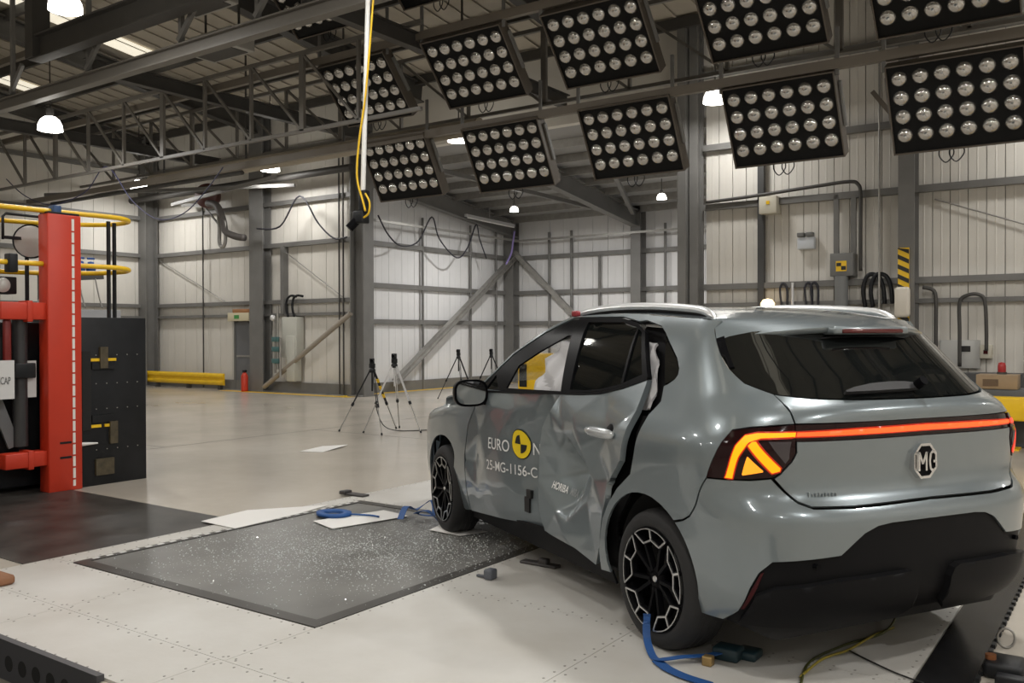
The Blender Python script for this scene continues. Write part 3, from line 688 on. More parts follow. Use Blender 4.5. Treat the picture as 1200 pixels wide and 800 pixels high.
# ---- rear panels (both halves)
glass = [(-.427,1.446),(-.47,1.385),(-.531,1.319),(-.617,1.259),(-.754,1.216),(-.923,1.202),(-1.138,1.196),(CEN,1.194),(CEN,1.505),(-1.147,1.50),(-.9,1.496),(-.725,1.488),(-.55,1.468)]
panel('rear_window', glass, GLASSD, side='C', step=.04, off=-.004)
panel('tailgate', [(-.757,1.213),(-.923,1.198),(-1.138,1.192),(CEN,1.190),(CEN,1.106),(-1.138,1.104),(-.842,1.102),(-.806,1.146)], PAINT, side='C', step=.02, gap=.002)
LG = panel('tailgate_lower', [(-.88,1.030),(-.894,.984),(-.880,.947),(-.836,.893),(-.812,.876),(-.852,.826),(-.889,.784),(-.936,.764),(-1.13,.759),(CEN,.765),(CEN,1.033),(-1.138,1.031)], PAINT, side='C', step=.02)
LBAR = panel('light_bar', [(-.845,1.099),(-1.138,1.103),(CEN,1.105),(CEN,1.033),(-1.138,1.031),(-.877,1.030)], LAMPRED, side='C', step=.025, off=-.004, gap=.001)
panel('strip_halo', [(-.869,1.044),(-1.138,1.047),(CEN,1.050),(CEN,1.086),(-1.138,1.081),(-.864,1.072)], E_DIM, LBAR, side='C', step=.025, off=-.001, gap=0, thick=0)  # red glow painted as a wider strip behind the light strip
panel('light_strip', [(-.869,1.050),(-1.138,1.053),(CEN,1.056),(CEN,1.079),(-1.138,1.074),(-.864,1.066)], E_BAR, LBAR, side='C', step=.025, off=.003, gap=0, thick=.006)
panel('rear_bumper', [(-.502,.860),(-.714,.866),(-.800,.875),(-.848,.820),(-.886,.778),(-.936,.757),(-1.13,.752),(CEN,.758),(CEN,.684),(-1.294,.682),(-1.22,.674),(-1.152,.648),(-1.09,.602),(-1.039,.563),(-.751,.540),(-.697,.49),(-.659,.42),(-.615,.31),(-.55,.25),*ARC(192,129.5,9),(-.285,.652),(-.333,.677),(-.408,.758)], PAINT, side='C', step=.025)
panel('diffuser', [(-.615,.31),(-.662,.42),(-.70,.49),(-.753,.537),(-1.039,.56),(-1.09,.599),(-1.152,.645),(-1.22,.671),(-1.294,.679),(CEN,.681),(CEN,.26),(-1.0,.25),(-.55,.25)], BLACKM, side='C', step=.03, off=-.012, gap=-.002, thick=.03)
for sd in 'LR':
    panel('bumper_lip', [(-.63,.27),(-.685,.40),(-.76,.435),(-1.035,.466),(-1.40,.472),(-1.432,.458),(-1.45,.42),(-1.452,.31),(-1.40,.27)], BLACKM, side=sd, step=.03, off=.022, thick=.06, gap=0)
    panel('spoiler_fin', [(-.427,1.450),(-.47,1.385),(-.531,1.319),(-.57,1.325),(-.53,1.40),(-.50,1.462)], BLACKP, side=sd, step=.03, off=.004, gap=0)
    panel('reflector', [(-.615,.318),(-.662,.42),(-.70,.49),(-.72,.495),(-.69,.42),(-.64,.318)], REFL, side=sd, step=.03, off=-.004, gap=.004)
for sy in (1, -1):
    sp_ = S(-.93, .525); MB().cyl((sp_[0]-.008, sp_[1]*sy, .525), (sp_[0]+.03, sp_[1]*sy, .525), .011, 12).build('parking_sensor', BLACKP, CAR)
# ---- roof, spoiler, windscreen, bonnet
Ea = [(1.30,1.583),(1.0,1.590),(.75,1.588),(.5,1.580),(.25,1.565),(.05,1.553),(-.15,1.546),(-.30,1.54),(-.385,1.50),(-.427,1.448)]
Ec = [(1.42,1.585),(1.1,1.612),(.8,1.622),(.5,1.622),(.22,1.612),(0,1.595),(-.16,1.572),(-.30,1.545),(-.39,1.524),(-.455,1.507)]
def roof_rows(dz=0.0, sc=1.0, sub=4, lo=0, hi=None):
    E = [S(a, z) for a, z in Ea]; hi = hi or len(Ea)
    EE = smooth_path([Vector(e) for e in E[lo:hi]], sub); CC = smooth_path([Vector((x, 0, z)) for x, z in Ec[lo:hi]], sub)
    rows = []
    for e, c in zip(EE, CC):
        row = []
        for j in range(-12, 13):
            k = math.sin(j/12*math.pi/2); ak = abs(k)
            row.append((c.x+(e.x-c.x)*ak**2.2, e.y*k*sc, c.z+(e.z-c.z)*ak**2.4+dz))
        rows.append(row)
    return rows
rr = roof_rows()
RF = grid_patch('roof', rr[:33], PAINT, thick=0)
SP = grid_patch('roof_spoiler', rr[32:], PAINT)
te = rr[-1]
und = [[(p[0]+dx, p[1]*sy, p[2]+dz) for p in te] for dx, dz, sy in ((0,0,1),(.003,-.022,.995),(.05,-.03,.985),(.12,-.02,.96))]
grid_patch('spoiler_lip', und, PAINT, SP)
# high-level brake lamp in its pod under the spoiler
MB().bevbox((-.47, -.235, 1.468), (-.36, .235, 1.506), .012).build('brake_lamp_pod', PAINT, SP)
MB().bevbox((-.478, -.19, 1.474), (-.44, .19, 1.494), .006).build('brake_lamp', mat('unlit_brake_lens', (.09, .012, .012), .15), SP)
grid_patch('headlining', roof_rows(-.05, .96), DARKIN)
ap = [(1.30,1.583),(1.5,1.505),(1.82,1.352),(1.97,1.235),(2.155,1.13)]
rows = []
for i, e in enumerate(smooth_path([Vector(S(a, z)) for a, z in ap], 3)):
    rows.append([(e.x+(.12+.012*i)*(1-abs(j/8)**2), e.y*j/8, e.z+.012*(1-abs(j/8)**2)) for j in range(-8, 9)])
grid_patch('windscreen', rows, GLASSC, thick=.004)
he = [(2.14,1.10),(2.4,1.052),(2.8,.985),(3.1,.945),(3.45,.862)]; hc = [(2.42,1.05),(2.65,1.02),(2.95,.975),(3.25,.92),(3.57,.84)]
rows = []
for e, c in zip(smooth_path([Vector(S(a, z)) for a, z in he], 3), smooth_path([Vector((x, 0, z)) for x, z in hc], 3)):
    rows.append([(c.x+(e.x-c.x)*abs(j/8)**2, e.y*j/8, c.z+(e.z-c.z)*abs(j/8)**2.6) for j in range(-8, 9)])
grid_patch('bonnet', rows, PAINT, thick=.01)
MB().bevbox((3.40, -.62, .22), (3.57, .62, .78), .06).build('front_grille', BLACKM, CAR)
# roof rails
for s_ in (1, -1):
    E = [S(a, z) for a, z in ((1.34,1.583),(1.22,1.588),(1.0,1.591),(.75,1.590),(.5,1.584),(.25,1.572),(.05,1.560),(-.14,1.548),(-.24,1.542))]
    lift = [.0,.02,.032,.036,.036,.034,.028,.012,-.002]
    c = smooth_path([Vector((e[0], (e[1]-.05)*s_, e[2]+l)) for e, l in zip(E, lift)], 4)
    b = MB(); rows = []
    for i, p in enumerate(c):
        t = min(1, i/4, (len(c)-1-i)/5); w, h = .008+.012*t, .004+.017*t
        rows.append([(p.x, p.y+w*math.cos(q), p.z+h*math.sin(q)) for q in [k*math.pi/4 for k in range(9)]])
    n = 9; b.add([p for r_ in rows for p in r_], [(i*n+j, i*n+j+1, (i+1)*n+j+1, (i+1)*n+j) for i in range(len(rows)-1) for j in range(n-1)], True)
    b.build('roof_rail', RAILM, CAR)
    MB().tube([v - Vector((0, 0, .022)) for v in c[3:-3]], .012, 6).build('rail_gasket', BLACKM, CAR)
# ---- wiper
b = MB(); W = []
for a, z, w in ((-1.10,1.206,.004),(-1.16,1.214,.012),(-1.27,1.222,.02),(-1.40,1.226,.022),(-1.50,1.226,.02),(CEN,1.225,.016)):
    p = S(a, z)+N(a, z)*.03; W.append((Vector(p), w))
W.append((Vector((W[-1][0].x, -.03, W[-1][0].z+.0)), .014))
for (p, w), (q, w2) in zip(W, W[1:]):
    n_ = Vector((-.75, 0, .66))
    d = (q-p).normalized(); s_ = d.cross(n_).normalized()
    b.add([p-s_*w, p+s_*w, q+s_*w2, q-s_*w2, p-s_*w-n_*.02, p+s_*w-n_*.02, q+s_*w2-n_*.02, q-s_*w2-n_*.02], [(0,1,2,3),(0,4,5,1),(2,6,7,3),(0,3,7,4),(1,5,6,2),(4,7,6,5)])
WP = b.build('wiper', mat('wiper_black', (.03,.03,.032), .4), CAR)
MB().cyl((-.70,-.02,1.245), (-.735,-.02,1.27), .022, 14).build('wiper_pivot', BLACKP, WP)
# ---- badge
BX, BZ = -.748, .92
b = MB()
def octo(rx, rz):
    k = .42
    return [(rx*k,rz),(rx,rz*k),(rx,-rz*k),(rx*k,-rz),(-rx*k,-rz),(-rx,-rz*k),(-rx,rz*k),(-rx*k,rz)]
o1, o2 = octo(.070, .076), octo(.058, .064)
for i in range(8):
    j = (i+1) % 8
    q = [(BX-.012, o1[i][0], BZ+o1[i][1]), (BX-.012, o1[j][0], BZ+o1[j][1]), (BX-.012, o2[j][0], BZ+o2[j][1]), (BX-.012, o2[i][0], BZ+o2[i][1])]
    b.add(q + [(BX+.02, y, z) for x, y, z in q], [(0,1,2,3),(0,4,5,1),(3,2,6,7)])
def stroke(p0, p1, w=.011): b.bar((BX-.014, p0[0], BZ+p0[1]), (BX-.014, p1[0], BZ+p1[1]), .02, w, (0, p1[1]-p0[1]+1e-4, -(p1[0]-p0[0])))
for p0, p1 in (((.052,-.04),(.052,.04)),((.052,.04),(.03,-.01)),((.03,-.01),(.008,.04)),((.008,.04),(.008,-.04)),
               ((-.05,.03),(-.035,.042)),((-.035,.042),(-.018,.035)),((-.018,.035),(-.012,0)),((-.012,0),(-.018,-.035)),((-.018,-.035),(-.035,-.042)),((-.035,-.042),(-.052,-.03)),((-.052,-.03),(-.052,-.002)),((-.052,-.002),(-.034,-.002))):
    stroke(p0, p1)
BD = b.build('badge', CHROME, CAR)
MB().prism([(y, z) for y, z in octo(.06, .066)], 0, .01, Matrix(((0,0,-1,BX-.002),(1,0,0,0),(0,1,0,BZ),(0,0,0,1)))).build('badge_field', BLACKP, BD)
b = MB()
for i, (da, h) in enumerate(((0,.020),(.014,.012),(.026,.016),(.040,.016),(.054,.012),(.066,.016),(.080,.014),(.094,.014),(.108,.012))):
    p = S(-.945-da*1.15, .800)+N(-.945-da*1.15, .800)*.002; b.cbox((p[0], p[1], .800+h/2), (.004, .006, h))
tag(b.build('raised_script', PAINT, LG), kind='stuff')
# ---- lettering on the doors
def wrap_text(body, size, a0, z0, m, name, dent=None, dirz=0.0, amin=None, spacing=1.0, off=.004):
    me = text_mesh(body, size, 0.0, spacing=spacing, offset=.0004)
    bm = bmesh.new(); bm.from_mesh(me)
    bmesh.ops.triangulate(bm, faces=bm.faces)
    for _ in range(4):
        le = [e for e in bm.edges if e.calc_length() > .012]
        if not le: break
        bmesh.ops.subdivide_edges(bm, edges=le, cuts=1); bmesh.ops.triangulate(bm, faces=[f for f in bm.faces if len(f.verts) > 3])
    for v in bm.verts:
        a = a0 - v.co.x; z = z0 + v.co.y + dirz*v.co.x
        v.tag = amin is not None and a < amin
        p = S(a, z)+N(a, z)*off
        if dent: p = p-np.array((0.15, .985, .05))*dent(a, z)
        v.co = p
    bmesh.ops.delete(bm, geom=[v for v in bm.verts if v.tag], context='VERTS')
    bm.to_mesh(me); bm.free(); me.materials.clear(); me.materials.append(m)
    o = bpy.data.objects.new(name, me); COL.objects.link(o); o.parent = CAR
    return o
wrap_text('EURO', .105, 1.895, .727, WHITEP, 'door_lettering', dF, .02)
wrap_text('NCAP', .105, 1.40, .742, WHITEP, 'door_lettering', dF, .02, amin=1.19)
wrap_text('25-MG-1156-C', .090, 1.915, .588, WHITEP, 'door_lettering', dF, .03, amin=1.2)
def flat_text(body, size, p0, p1, n_, width, m):
    x_ = (Vector(p1)-Vector(p0)).normalized(); n_ = Vector(n_).normalized(); n_ = (n_-x_*n_.dot(x_)).normalized(); y_ = n_.cross(x_); p_ = Vector(p0)+n_*.018
    me = text_mesh(body, size, .0, offset=.0012); w_ = max(v.co.x for v in me.vertices)
    for v in me.vertices: v.co = p_+x_*(v.co.x*width/w_)+y_*v.co.y
    me.materials.clear(); me.materials.append(m); o = bpy.data.objects.new('door_lettering', me); COL.objects.link(o); o.parent = CAR
flat_text('HORIBA', .058, (1.036, .881, .592), (.943, .824, .566), (-.56, .77, .31), .108, WHITEP)
flat_text('MIRA', .058, (.935, .819, .564), (.885, .790, .548), (-.56, .77, .31), .055, mat('grey_print', (.3, .32, .33), .5))
def disc(a0, z0, r, m, name, a1=0, a2=2*math.pi, off=.004):
    b = MB(); n = 24; c = S(a0, z0)+N(a0, z0)*off-np.array((0.15,.985,.05))*dF(a0, z0); v = [c]
    for i in range(n+1):
        t = a1+(a2-a1)*i/n; a, z = a0+r*math.cos(t), z0+r*math.sin(t)
        v.append(S(a, z)+N(a, z)*off-np.array((0.15,.985,.05))*dF(a, z))
    b.add(v, [(0, i+1, i+2) for i in range(n)], True)
    return b.build(name, m, CAR)
disc(1.50, .795, .094, BLACKPR, 'emblem_rim', off=.0035); disc(1.50, .795, .088, YELLOWP, 'emblem_disc', off=.0055)
disc(1.50, .795, .056, BLACKPR, 'emblem_quarter', 0, math.pi/2, .0075); disc(1.50, .795, .056, BLACKPR, 'emblem_quarter', math.pi, 1.5*math.pi, .0075)
# target sticker and strap on the front door edge
b = MB(); p = S(1.42, .46)-np.array((0.15,.985,.05))*dF(1.42,.46)
b.box((1.38, p[1]-.01, .47), (1.44, p[1]+.012, .52)); b.box((1.40, p[1]-.01, .38), (1.465, p[1]+.012, .475)); b.build('target_sticker', BLACKPR, CAR)
# ---- door handle
hp = S(.39, .975)
b = MB(); b.lathe([(.001,-.115),(.018,-.105),(.026,-.06),(.028,0),(.026,.06),(.02,.10),(.001,.112)], (.40, hp[1]+.03, .975), (1, .12, .03), 14)
b.build('door_handle', mat('handle_paint', (.5,.53,.55), .22, .5, coat=1.0), CAR)
MB().lathe([(.001,.03),(.04,.02),(.055,.0)], (.36, hp[1]-.03, .975), (0, 1, 0), 20).build('handle_recess', BLACKM, CAR)
hr = MB(); hr.lathe([(.001,-.11),(.02,-.10),(.024,0),(.02,.10),(.001,.11)], (.40, -hp[1]-.012, .975), (1, 0, 0), 12); hr.build('door_handle', PAINT, CAR)
# ---- mirrors
for s_ in (1, -1):
    b = MB(); rows = []
    cx0, cy0, cz0 = 1.985, 1.01*s_, 1.088
    for i in range(9):
        t = i/8; k = math.sqrt(max(0, 1-t**2.4))
        rows.append([(cx0-.05+t*.17, cy0+(.118*k+.002)*math.copysign(abs(math.cos(q))**.65, math.cos(q))+(.02*t*-s_), cz0+(.088*k+.002)*math.copysign(abs(math.sin(q))**.65, math.sin(q))) for q in [2*math.pi*j/28 for j in range(28)]])
    n = 28; b.add([p for r_ in rows for p in r_], [(i*n+j, i*n+(j+1) % n, (i+1)*n+(j+1) % n, (i+1)*n+j) for i in range(8) for j in range(n)], True)
    MR = b.build('door_mirror', BLACKP, CAR)
    q0 = rows[0]
    MB().add([(p[0]+.004, cy0+(p[1]-cy0)*.97, cz0+(p[2]-cz0)*.97) for p in q0], [tuple(range(n))]).build('mirror_back', BLACKP, MR)
    MB().add([(p[0]-.0005, cy0+(p[1]-cy0)*.86, cz0+(p[2]-cz0)*.84) for p in q0], [tuple(range(n))]).build('mirror_glass', mat('mirror_silver', (.6,.62,.64), .04, 1.0), MR)
    MB().bar((2.0, .87*s_, 1.02), (2.0, .96*s_, 1.05), .10, .05).build('mirror_arm', BLACKP, MR)
# ---- wheels
def wheel(x, s_, yaw=0.0, name='wheel'):
    M = Matrix.Translation((x, .905*s_, .325)) @ Matrix.Rotation(yaw, 4, 'Z') @ Matrix.Diagonal((1, s_, 1, 1))
    def fin(b, nm, m, par):
        b.v = [tuple(M @ Vector(v)) for v in b.v]; return b.build(nm, m, par)
    # local: outer face at y=0, inward is -y
    b = MB(); b.lathe([(.242,-.006),(.250,.0),(.262,.004),(.285,.002),(.305,-.008),(.319,-.026),(.325,-.05),(.325,-.165),(.319,-.19),(.30,-.21),(.262,-.215),(.242,-.205)], (0,0,0), (0,1,0), 72)
    T = fin(b, 'tyre', RUBBER, CAR)
    b = MB()
    for yy in (-.07, -.105, -.14): b.lathe([(.3255, yy-.004), (.3262, yy), (.3255, yy+.004)], (0,0,0), (0,1,0), 60)
    fin(b, 'tread_groove', BLACKPR, T)
    b = MB(); b.lathe([(.244,-.2),(.235,-.19),(.222,-.15),(.222,-.05),(.232,-.02),(.243,-.008),(.246,-.004),(.238,-.002),(.232,-.010)], (0,0,0), (0,1,0), 60)
    RM = fin(b, 'rim', BLACKP, T)
    b = MB(); b.lathe([(.0,-.10),(.19,-.10),(.19,-.115),(0,-.115)], (0,0,0), (0,1,0), 32); fin(b, 'brake_disc', mat('brake_steel', (.08,.08,.08), .45, .8), T)
    b = MB(); b.lathe([(.0,-.018),(.045,-.018),(.055,-.03),(.058,-.07),(.0,-.07)], (0,0,0), (0,1,0), 24); fin(b, 'hub', BLACKP, RM)
    b = MB(); b.lathe([(.0,-.013),(.013,-.013),(.016,-.018)], (0,0,0), (0,1,0), 8, False); fin(b, 'hub_cap', SILVER, RM)
    def P(r, deg, y): return Vector((r*math.cos(R(deg)), y, r*math.sin(R(deg))))
    for k in range(5):
        t0 = 88 + 72*k
        b = MB()
        for sg in (-1, 1):
            b.bar(P(.04, t0+sg*25, -.030), P(.170, t0+sg*22, -.020), .016, .03, (0, 1, 0))
            b.bar(P(.170, t0+sg*22, -.018), P(.236, t0+sg*33, -.006), .016, .024, (0, 1, 0))
            b.bar(P(.170, t0+sg*22, -.018), P(.183, t0, -.014), .016, .024, (0, 1, 0))
        b.bar(P(.182, t0, -.014), P(.238, t0, -.006), .024, .024, (0, 1, 0))
        sp = fin(b, 'spoke', BLACKP, RM)
        b = MB()
        for sg in (-1, 1):
            b.bar(P(.170, t0+sg*22, -.002), P(.234, t0+sg*33, .006), .0078, .006, (0, 1, 0))
            b.bar(P(.170, t0+sg*22, -.002), P(.183, t0, .0), .0082, .006, (0, 1, 0))
        b.bar(P(.183, t0, .0), P(.236, t0, .006), .0098, .006, (0, 1, 0))
        for i in range(8):
            b.bar(P(.234, t0-33+i*66/8, .006), P(.234, t0-33+(i+1)*66/8, .006), .005, .006, (0, 1, 0))
        fin(b, 'spoke_edge', SILVER, RM)
wheel(0, 1); wheel(2.75, 1, R(-3)); wheel(0, -1); wheel(2.75, -1)
# ---- wheel housings, underside and cabin
for x in (0, 2.75):
    for s_ in (1, -1):
        b = MB(); b.lathe([(.0,-.30),(.392,-.30),(.392,-.09)], (x+.03, .90*s_, .335), (0, s_, 0), 40); keep = [i for i, f in enumerate(b.f) if sum(b.v[k][2] for k in f)/len(f) > .24]; b.f = [b.f[i] for i in keep]; b.sm = [b.sm[i] for i in keep]; b.build('wheel_housing', DARKIN, CAR)
MB().bevbox((-.60, -.70, .17), (3.35, .70, .34), .05).build('underbody', DARKIN, CAR)
rows = [[]]
b = MB()
for s_ in (1, -1):
    A = list(np.linspace(CEN, 0, 24))+list(np.linspace(.08, 3.2, 30))
    Z = np.linspace(.25, 1.10, 10); v = []; f = []
    for a in A:
        for z in Z:
            if a > 2.1: z = .25+(z-.25)*.7
            p = S(a, z)-N(a, z)*(.30 if .2 < a < 2.2 else .055); v.append((p[0], p[1]*s_, p[2]))
    for i in range(len(A)-1):
        for j in range(9):
            c = np.mean([v[k] for k in (i*10+j, (i+1)*10+j+1)], axis=0)
            if min(math.hypot(c[0], c[2]-.33), math.hypot(c[0]-2.75, c[2]-.33)) > .43 or abs(c[1]) < .55: f.append((i*10+j, i*10+j+1, (i+1)*10+j+1, (i+1)*10+j))
    b.add(v, f, True)
b.build('light_block_shell', DARKIN, CAR)  # dark shell added inside the body panels to block light
b = MB(); b.bevbox((1.75, -.75, .7), (2.35, .75, 1.05), .08); b.build('dashboard', DARKIN, CAR)
for y in (.36, -.36):
    b = MB(); b.bevbox((.62, y-.25, .35), (1.25, y+.25, .60), .07); b.bevbox((.50, y-.24, .5), (.68, y+.24, 1.15), .07); b.bevbox((.50, y-.13, 1.15), (.62, y+.13, 1.36), .05)
    b.build('front_seat', mat('seat_fabric', (.03,.03,.032), .9), CAR)
b = MB(); b.bevbox((-.25, -.65, .5), (-.05, .65, 1.15), .07); b.build('rear_seat', MATS['seat_fabric'], CAR)
# deployed side airbag hanging in the front window
panel('side_airbag', [(1.41,1.10),(1.455,1.16),(1.41,1.27),(1.42,1.34),(1.36,1.40),(1.30,1.46),(1.22,1.53),(1.02,1.10)], AIRBAG, off=-.05, step=.02, gap=0, thick=.05, offf=lambda a, z: .014*math.sin(a*31+z*9)+.012*math.sin(z*37-a*21)+.008*abs(math.sin(a*17-z*29)), crease=22)
rc_ = S(1.27, 1.585); MB().bevbox((rc_[0]-.03, rc_[1]-.02, rc_[2]-.005), (rc_[0]+.03, rc_[1]+.015, rc_[2]+.03), .008).build('red_clip', mat('red_plastic', (.30,.03,.04), .4), CAR)

# ================================================================== FLOODLIGHT PANELS
LAMPG = mat('par_lamp_glass', (.50,.49,.47), .12, .9)
TRAY = mat('floodlight_tray', (.005,.005,.005), .6, spec=.15)
TRIMF = mat('tray_edge', (.09,.075,.06), .5, .2)
PW_, PH_ = 1.5, 1.12
def make_panel():
    r_ = local_root('floodlight_panel', (0,0,0))
    b = MB(); b.box((0, -PH_, -.16), (PW_, 0, .0)); b.build('tray', TRAY, r_)
    b = MB(); e = .018
    b.box((-e, -PH_-e, -.18), (0, e, .03)); b.box((PW_, -PH_-e, -.18), (PW_+e, e, .03)); b.box((0, 0, -.18), (PW_, e, .03)); b.box((0, -PH_-e, -.18), (PW_, -PH_, .03)); b.build('rim', TRIMF, r_)
    first = None
    for i in range(6):
        for j in range(4):
            x, y = .135+i*.246, -.16-j*.245
            if first is None:
                b = MB(); b.lathe([(.0,.058),(.035,.054),(.065,.042),(.088,.022),(.098,.0)], (0,0,0), (0,0,1), 20); first = b.build('lamp', LAMPG, r_); first.location = (x, y, .002)
            else: share(first, 'lamp', r_, (x, y, .002))
    return r_
def hangers(r_, t, up):
    """hanger bars from the panel's sides straight up to the lighting rail (panel-local coordinates)"""
    u = Vector((0, math.sin(t)*-1*-1, 0)); wz = Vector((0, math.sin(t), -math.cos(t)))   # world up in panel space
    wz = Vector((0, math.sin(math.pi-t), math.cos(math.pi-t)))
    for x in (-.04, PW_+.04):
        a = Vector((x, -.05, -.03)); MB().bar(a, a+wz*up, .03, .05, (1, 0, 0)).build('hanger', STEEL, r_)
        MB().bar(Vector((x, -.15, -.12)), Vector((x, -.75, -.12)), .03, .06, (0, 0, 1)).build('side_bracket', STEEL, r_)
    for k, x in enumerate((.58, .70)):
        w_ = Vector((0, 0, 0)); base = Vector((x, -PH_, -.12)); dn = -wz
        pts = [base+Vector((-.06, 0, 0)), base+dn*.12+Vector((-.08, 0, 0)), base+dn*.22+Vector((0, 0, 0)), base+dn*.12+Vector((.09, 0, 0)), base+Vector((.07, 0, 0))]
        MB().tube(smooth_path(pts, 4), .008, 6).build('cable_loop', BLACKST, r_)
PROTO = None
def place_panel(x, y, z, t, label, up=.9, grp='floodlight panels under the roof'):
    global PROTO
    if PROTO is None: PROTO = make_panel(); o = PROTO
    else:
        o = copy_tree(PROTO)
        for ch in list(o.children):
            if ch.name.split('.')[0] in ('hanger', 'side_bracket', 'cable_loop'): bpy.data.objects.remove(ch)
    o.location = (x, y, z); o.rotation_euler = (math.pi-R(t), 0, 0); o.rotation_mode = 'XYZ'
    tag(o, label, 'floodlight', grp); ORG[o.name] = Vector((0,0,0))
    hangers(o, R(t), up)
for i, (x, z, lb) in enumerate(((-11.74, 4.97, 'black floodlight panel in the lower row, just right of the white hanging pole'), (-9.38, 4.92, 'black floodlight panel second from left in the lower row, above the bay opening'), (-7.10, 4.91, 'black floodlight panel in the middle of the lower row, left of the bay column'), (-4.78, 4.85, 'black floodlight panel in the lower row beside the glowing dome lamp'), (-2.63, 4.79, 'black floodlight panel at the right end of the lower row'))):
    place_panel(x, 11.91, z, 61, lb, .62)
for i, (x, z, lb) in enumerate(((-11.56, 6.04, 'black floodlight panel in the middle row crossed by the white hanging pole'), (-9.24, 6.02, 'black floodlight panel second in the middle row, right of the white pole'), (-7.0, 5.99, 'black floodlight panel third in the middle row at the top edge'), (-4.71, 5.97, 'black floodlight panel fourth in the middle row, cut by the top edge'), (-2.61, 5.89, 'black floodlight panel in the top right corner, only its lowest lamps in view'))):
    place_panel(x, 10.71, z, 49.5, lb, .75)
for i, (x, z, lb) in enumerate(((-11.58, 7.23, 'black floodlight panel high behind the crane rail, one lamp row in view'), (-9.21, 7.23, 'black floodlight panel at the top edge, only its dark lower corner in view'))):
    place_panel(x, 9.5, z, 45, lb, .7)

# ================================================================== IMPACT TROLLEY (left edge)
TX = -8.35
TR = root('impact_trolley', (-8.9, 4.3, 0), 'black steel impact trolley with tall red post on its front', 'trolley')
b = MB(); b.bevbox((-9.5, 4.66, .0), (-8.40, 5.39, 1.65), .006); BLK = b.build('ballast_block', BLACKST, TR)
b = MB(); b.box((-8.41, 4.70, .55), (-8.385, 4.79, 1.32)); b.build('block_slot', mat('slot_black', (.004,.004,.004), .7), BLK)
for z in (.62, 1.14): MB().box((-8.42, 4.80, z), (-8.38, 5.04, z+.07)).build('block_step', BLACKST, BLK)
for y, z in ((4.84, 1.22), (5.0, 1.22), (4.84, .57), (4.98, .57)): MB().box((-8.4, y-.05, z), (-8.385, y+.055, z+.028)).build('yellow_stripe', YELLOW, BLK)
for y0, y1, z0, z1 in ((4.88, 4.96, 1.15, 1.36), (4.98, 5.06, .40, .62), (4.83, 5.02, .10, .26)): MB().box((-8.41, y0, z0), (-8.37, y1, z1)).build('bracket_plate', mat('rusty_plate', (.07,.055,.03), .6, var=.4, vscale=20), BLK)
b = MB()
for j, z in enumerate((.35, .75, 1.0, 1.28)):
    for i in range(5): b.cyl((-8.402, 4.85+i*.11, z), (-8.396, 4.85+i*.11, z), .006, 6)
tag(b.build('block_bolt', STEELL, BLK), kind='stuff')
b = MB(); b.bevbox((-9.6, 2.4, .05), (-8.62, 4.64, 1.60), .02); b.build('trolley_body', BLACKST, TR)
MB().cyl((-8.5, 4.17, .45), (-8.5, 4.17, 1.62), .065, 18).build('ram_cylinder', mat('dark_ram', (.03,.03,.032), .35), TR)
MB().bevbox((-8.56, 4.08, 1.08), (-8.40, 4.27, 1.22), .01).build('ram_clamp', BLACKST, TR)
MB().bar((-8.55, 3.95, .95), (-8.52, 4.12, .45), .05, .10).build('stay_bar', mat('grey_stay', (.12,.12,.125), .5), TR)
b = MB(); b.bevbox((-8.50, 4.345, .0), (-8.33, 4.67, 2.615), .012); RP = b.build('red_post', RED, TR)
MB().box((-8.332, 4.575, .04), (-8.327, 4.60, 2.58)).build('scale_strip', mat('scale_white', (.75,.72,.68), .5), RP)
for i in range(22): MB().box((-8.3275, 4.573, .10+i*.112), (-8.3255, 4.602, .116+i*.112)).build('scale_mark', mat('scale_red', (.45,.04,.02), .5), RP)
for z in (.31, .45): MB().box((-8.332, 4.45, z), (-8.326, 4.56, z+.02)).build('post_slot', BLACKST, RP)
MB().cyl((-8.40, 4.67, .42), (-8.36, 4.84, .42), .022, 10, .008).build('pointer', mat('pointer_white', (.75,.75,.74), .5), RP)
MB().bevbox((-8.50, 4.36, 2.612), (-8.34, 4.66, 2.635), .005).build('post_cap', BLACKST, RP)
for z0, z1, y0 in ((1.62, 1.78, 3.94), (.26, .40, 3.97)):
    b = MB(); b.bevbox((-8.52, y0, z0), (-8.36, 4.35, z1), .008); b.bevbox((-8.53, 4.17, z0-.02), (-8.35, 4.22, z1+.015), .006); b.build('red_arm', RED, TR)
MB().bevbox((-8.45, 3.99, 1.20), (-8.40, 4.05, 1.62), .01).build('red_drop', mat('dark_red', (.16,.01,.008), .5), TR)
SG = MB().box((-8.40, 3.40, .90), (-8.385, 4.065, 1.25)).build('sign_board', mat('sign_white', (.60,.60,.60), .5), TR)
MB().box((-8.47, 4.20, .90), (-8.46, 4.30, 1.24)).build('sign_board', MATS['sign_white'], TR)
text_part('EURO NCAP', .095, Matrix(((0,0,1,-8.383),(.5,0,0,3.765),(0,1,0,1.035),(0,0,0,1))), mat('sign_print', (.1,.1,.1), .5), 'sign_lettering', TR)
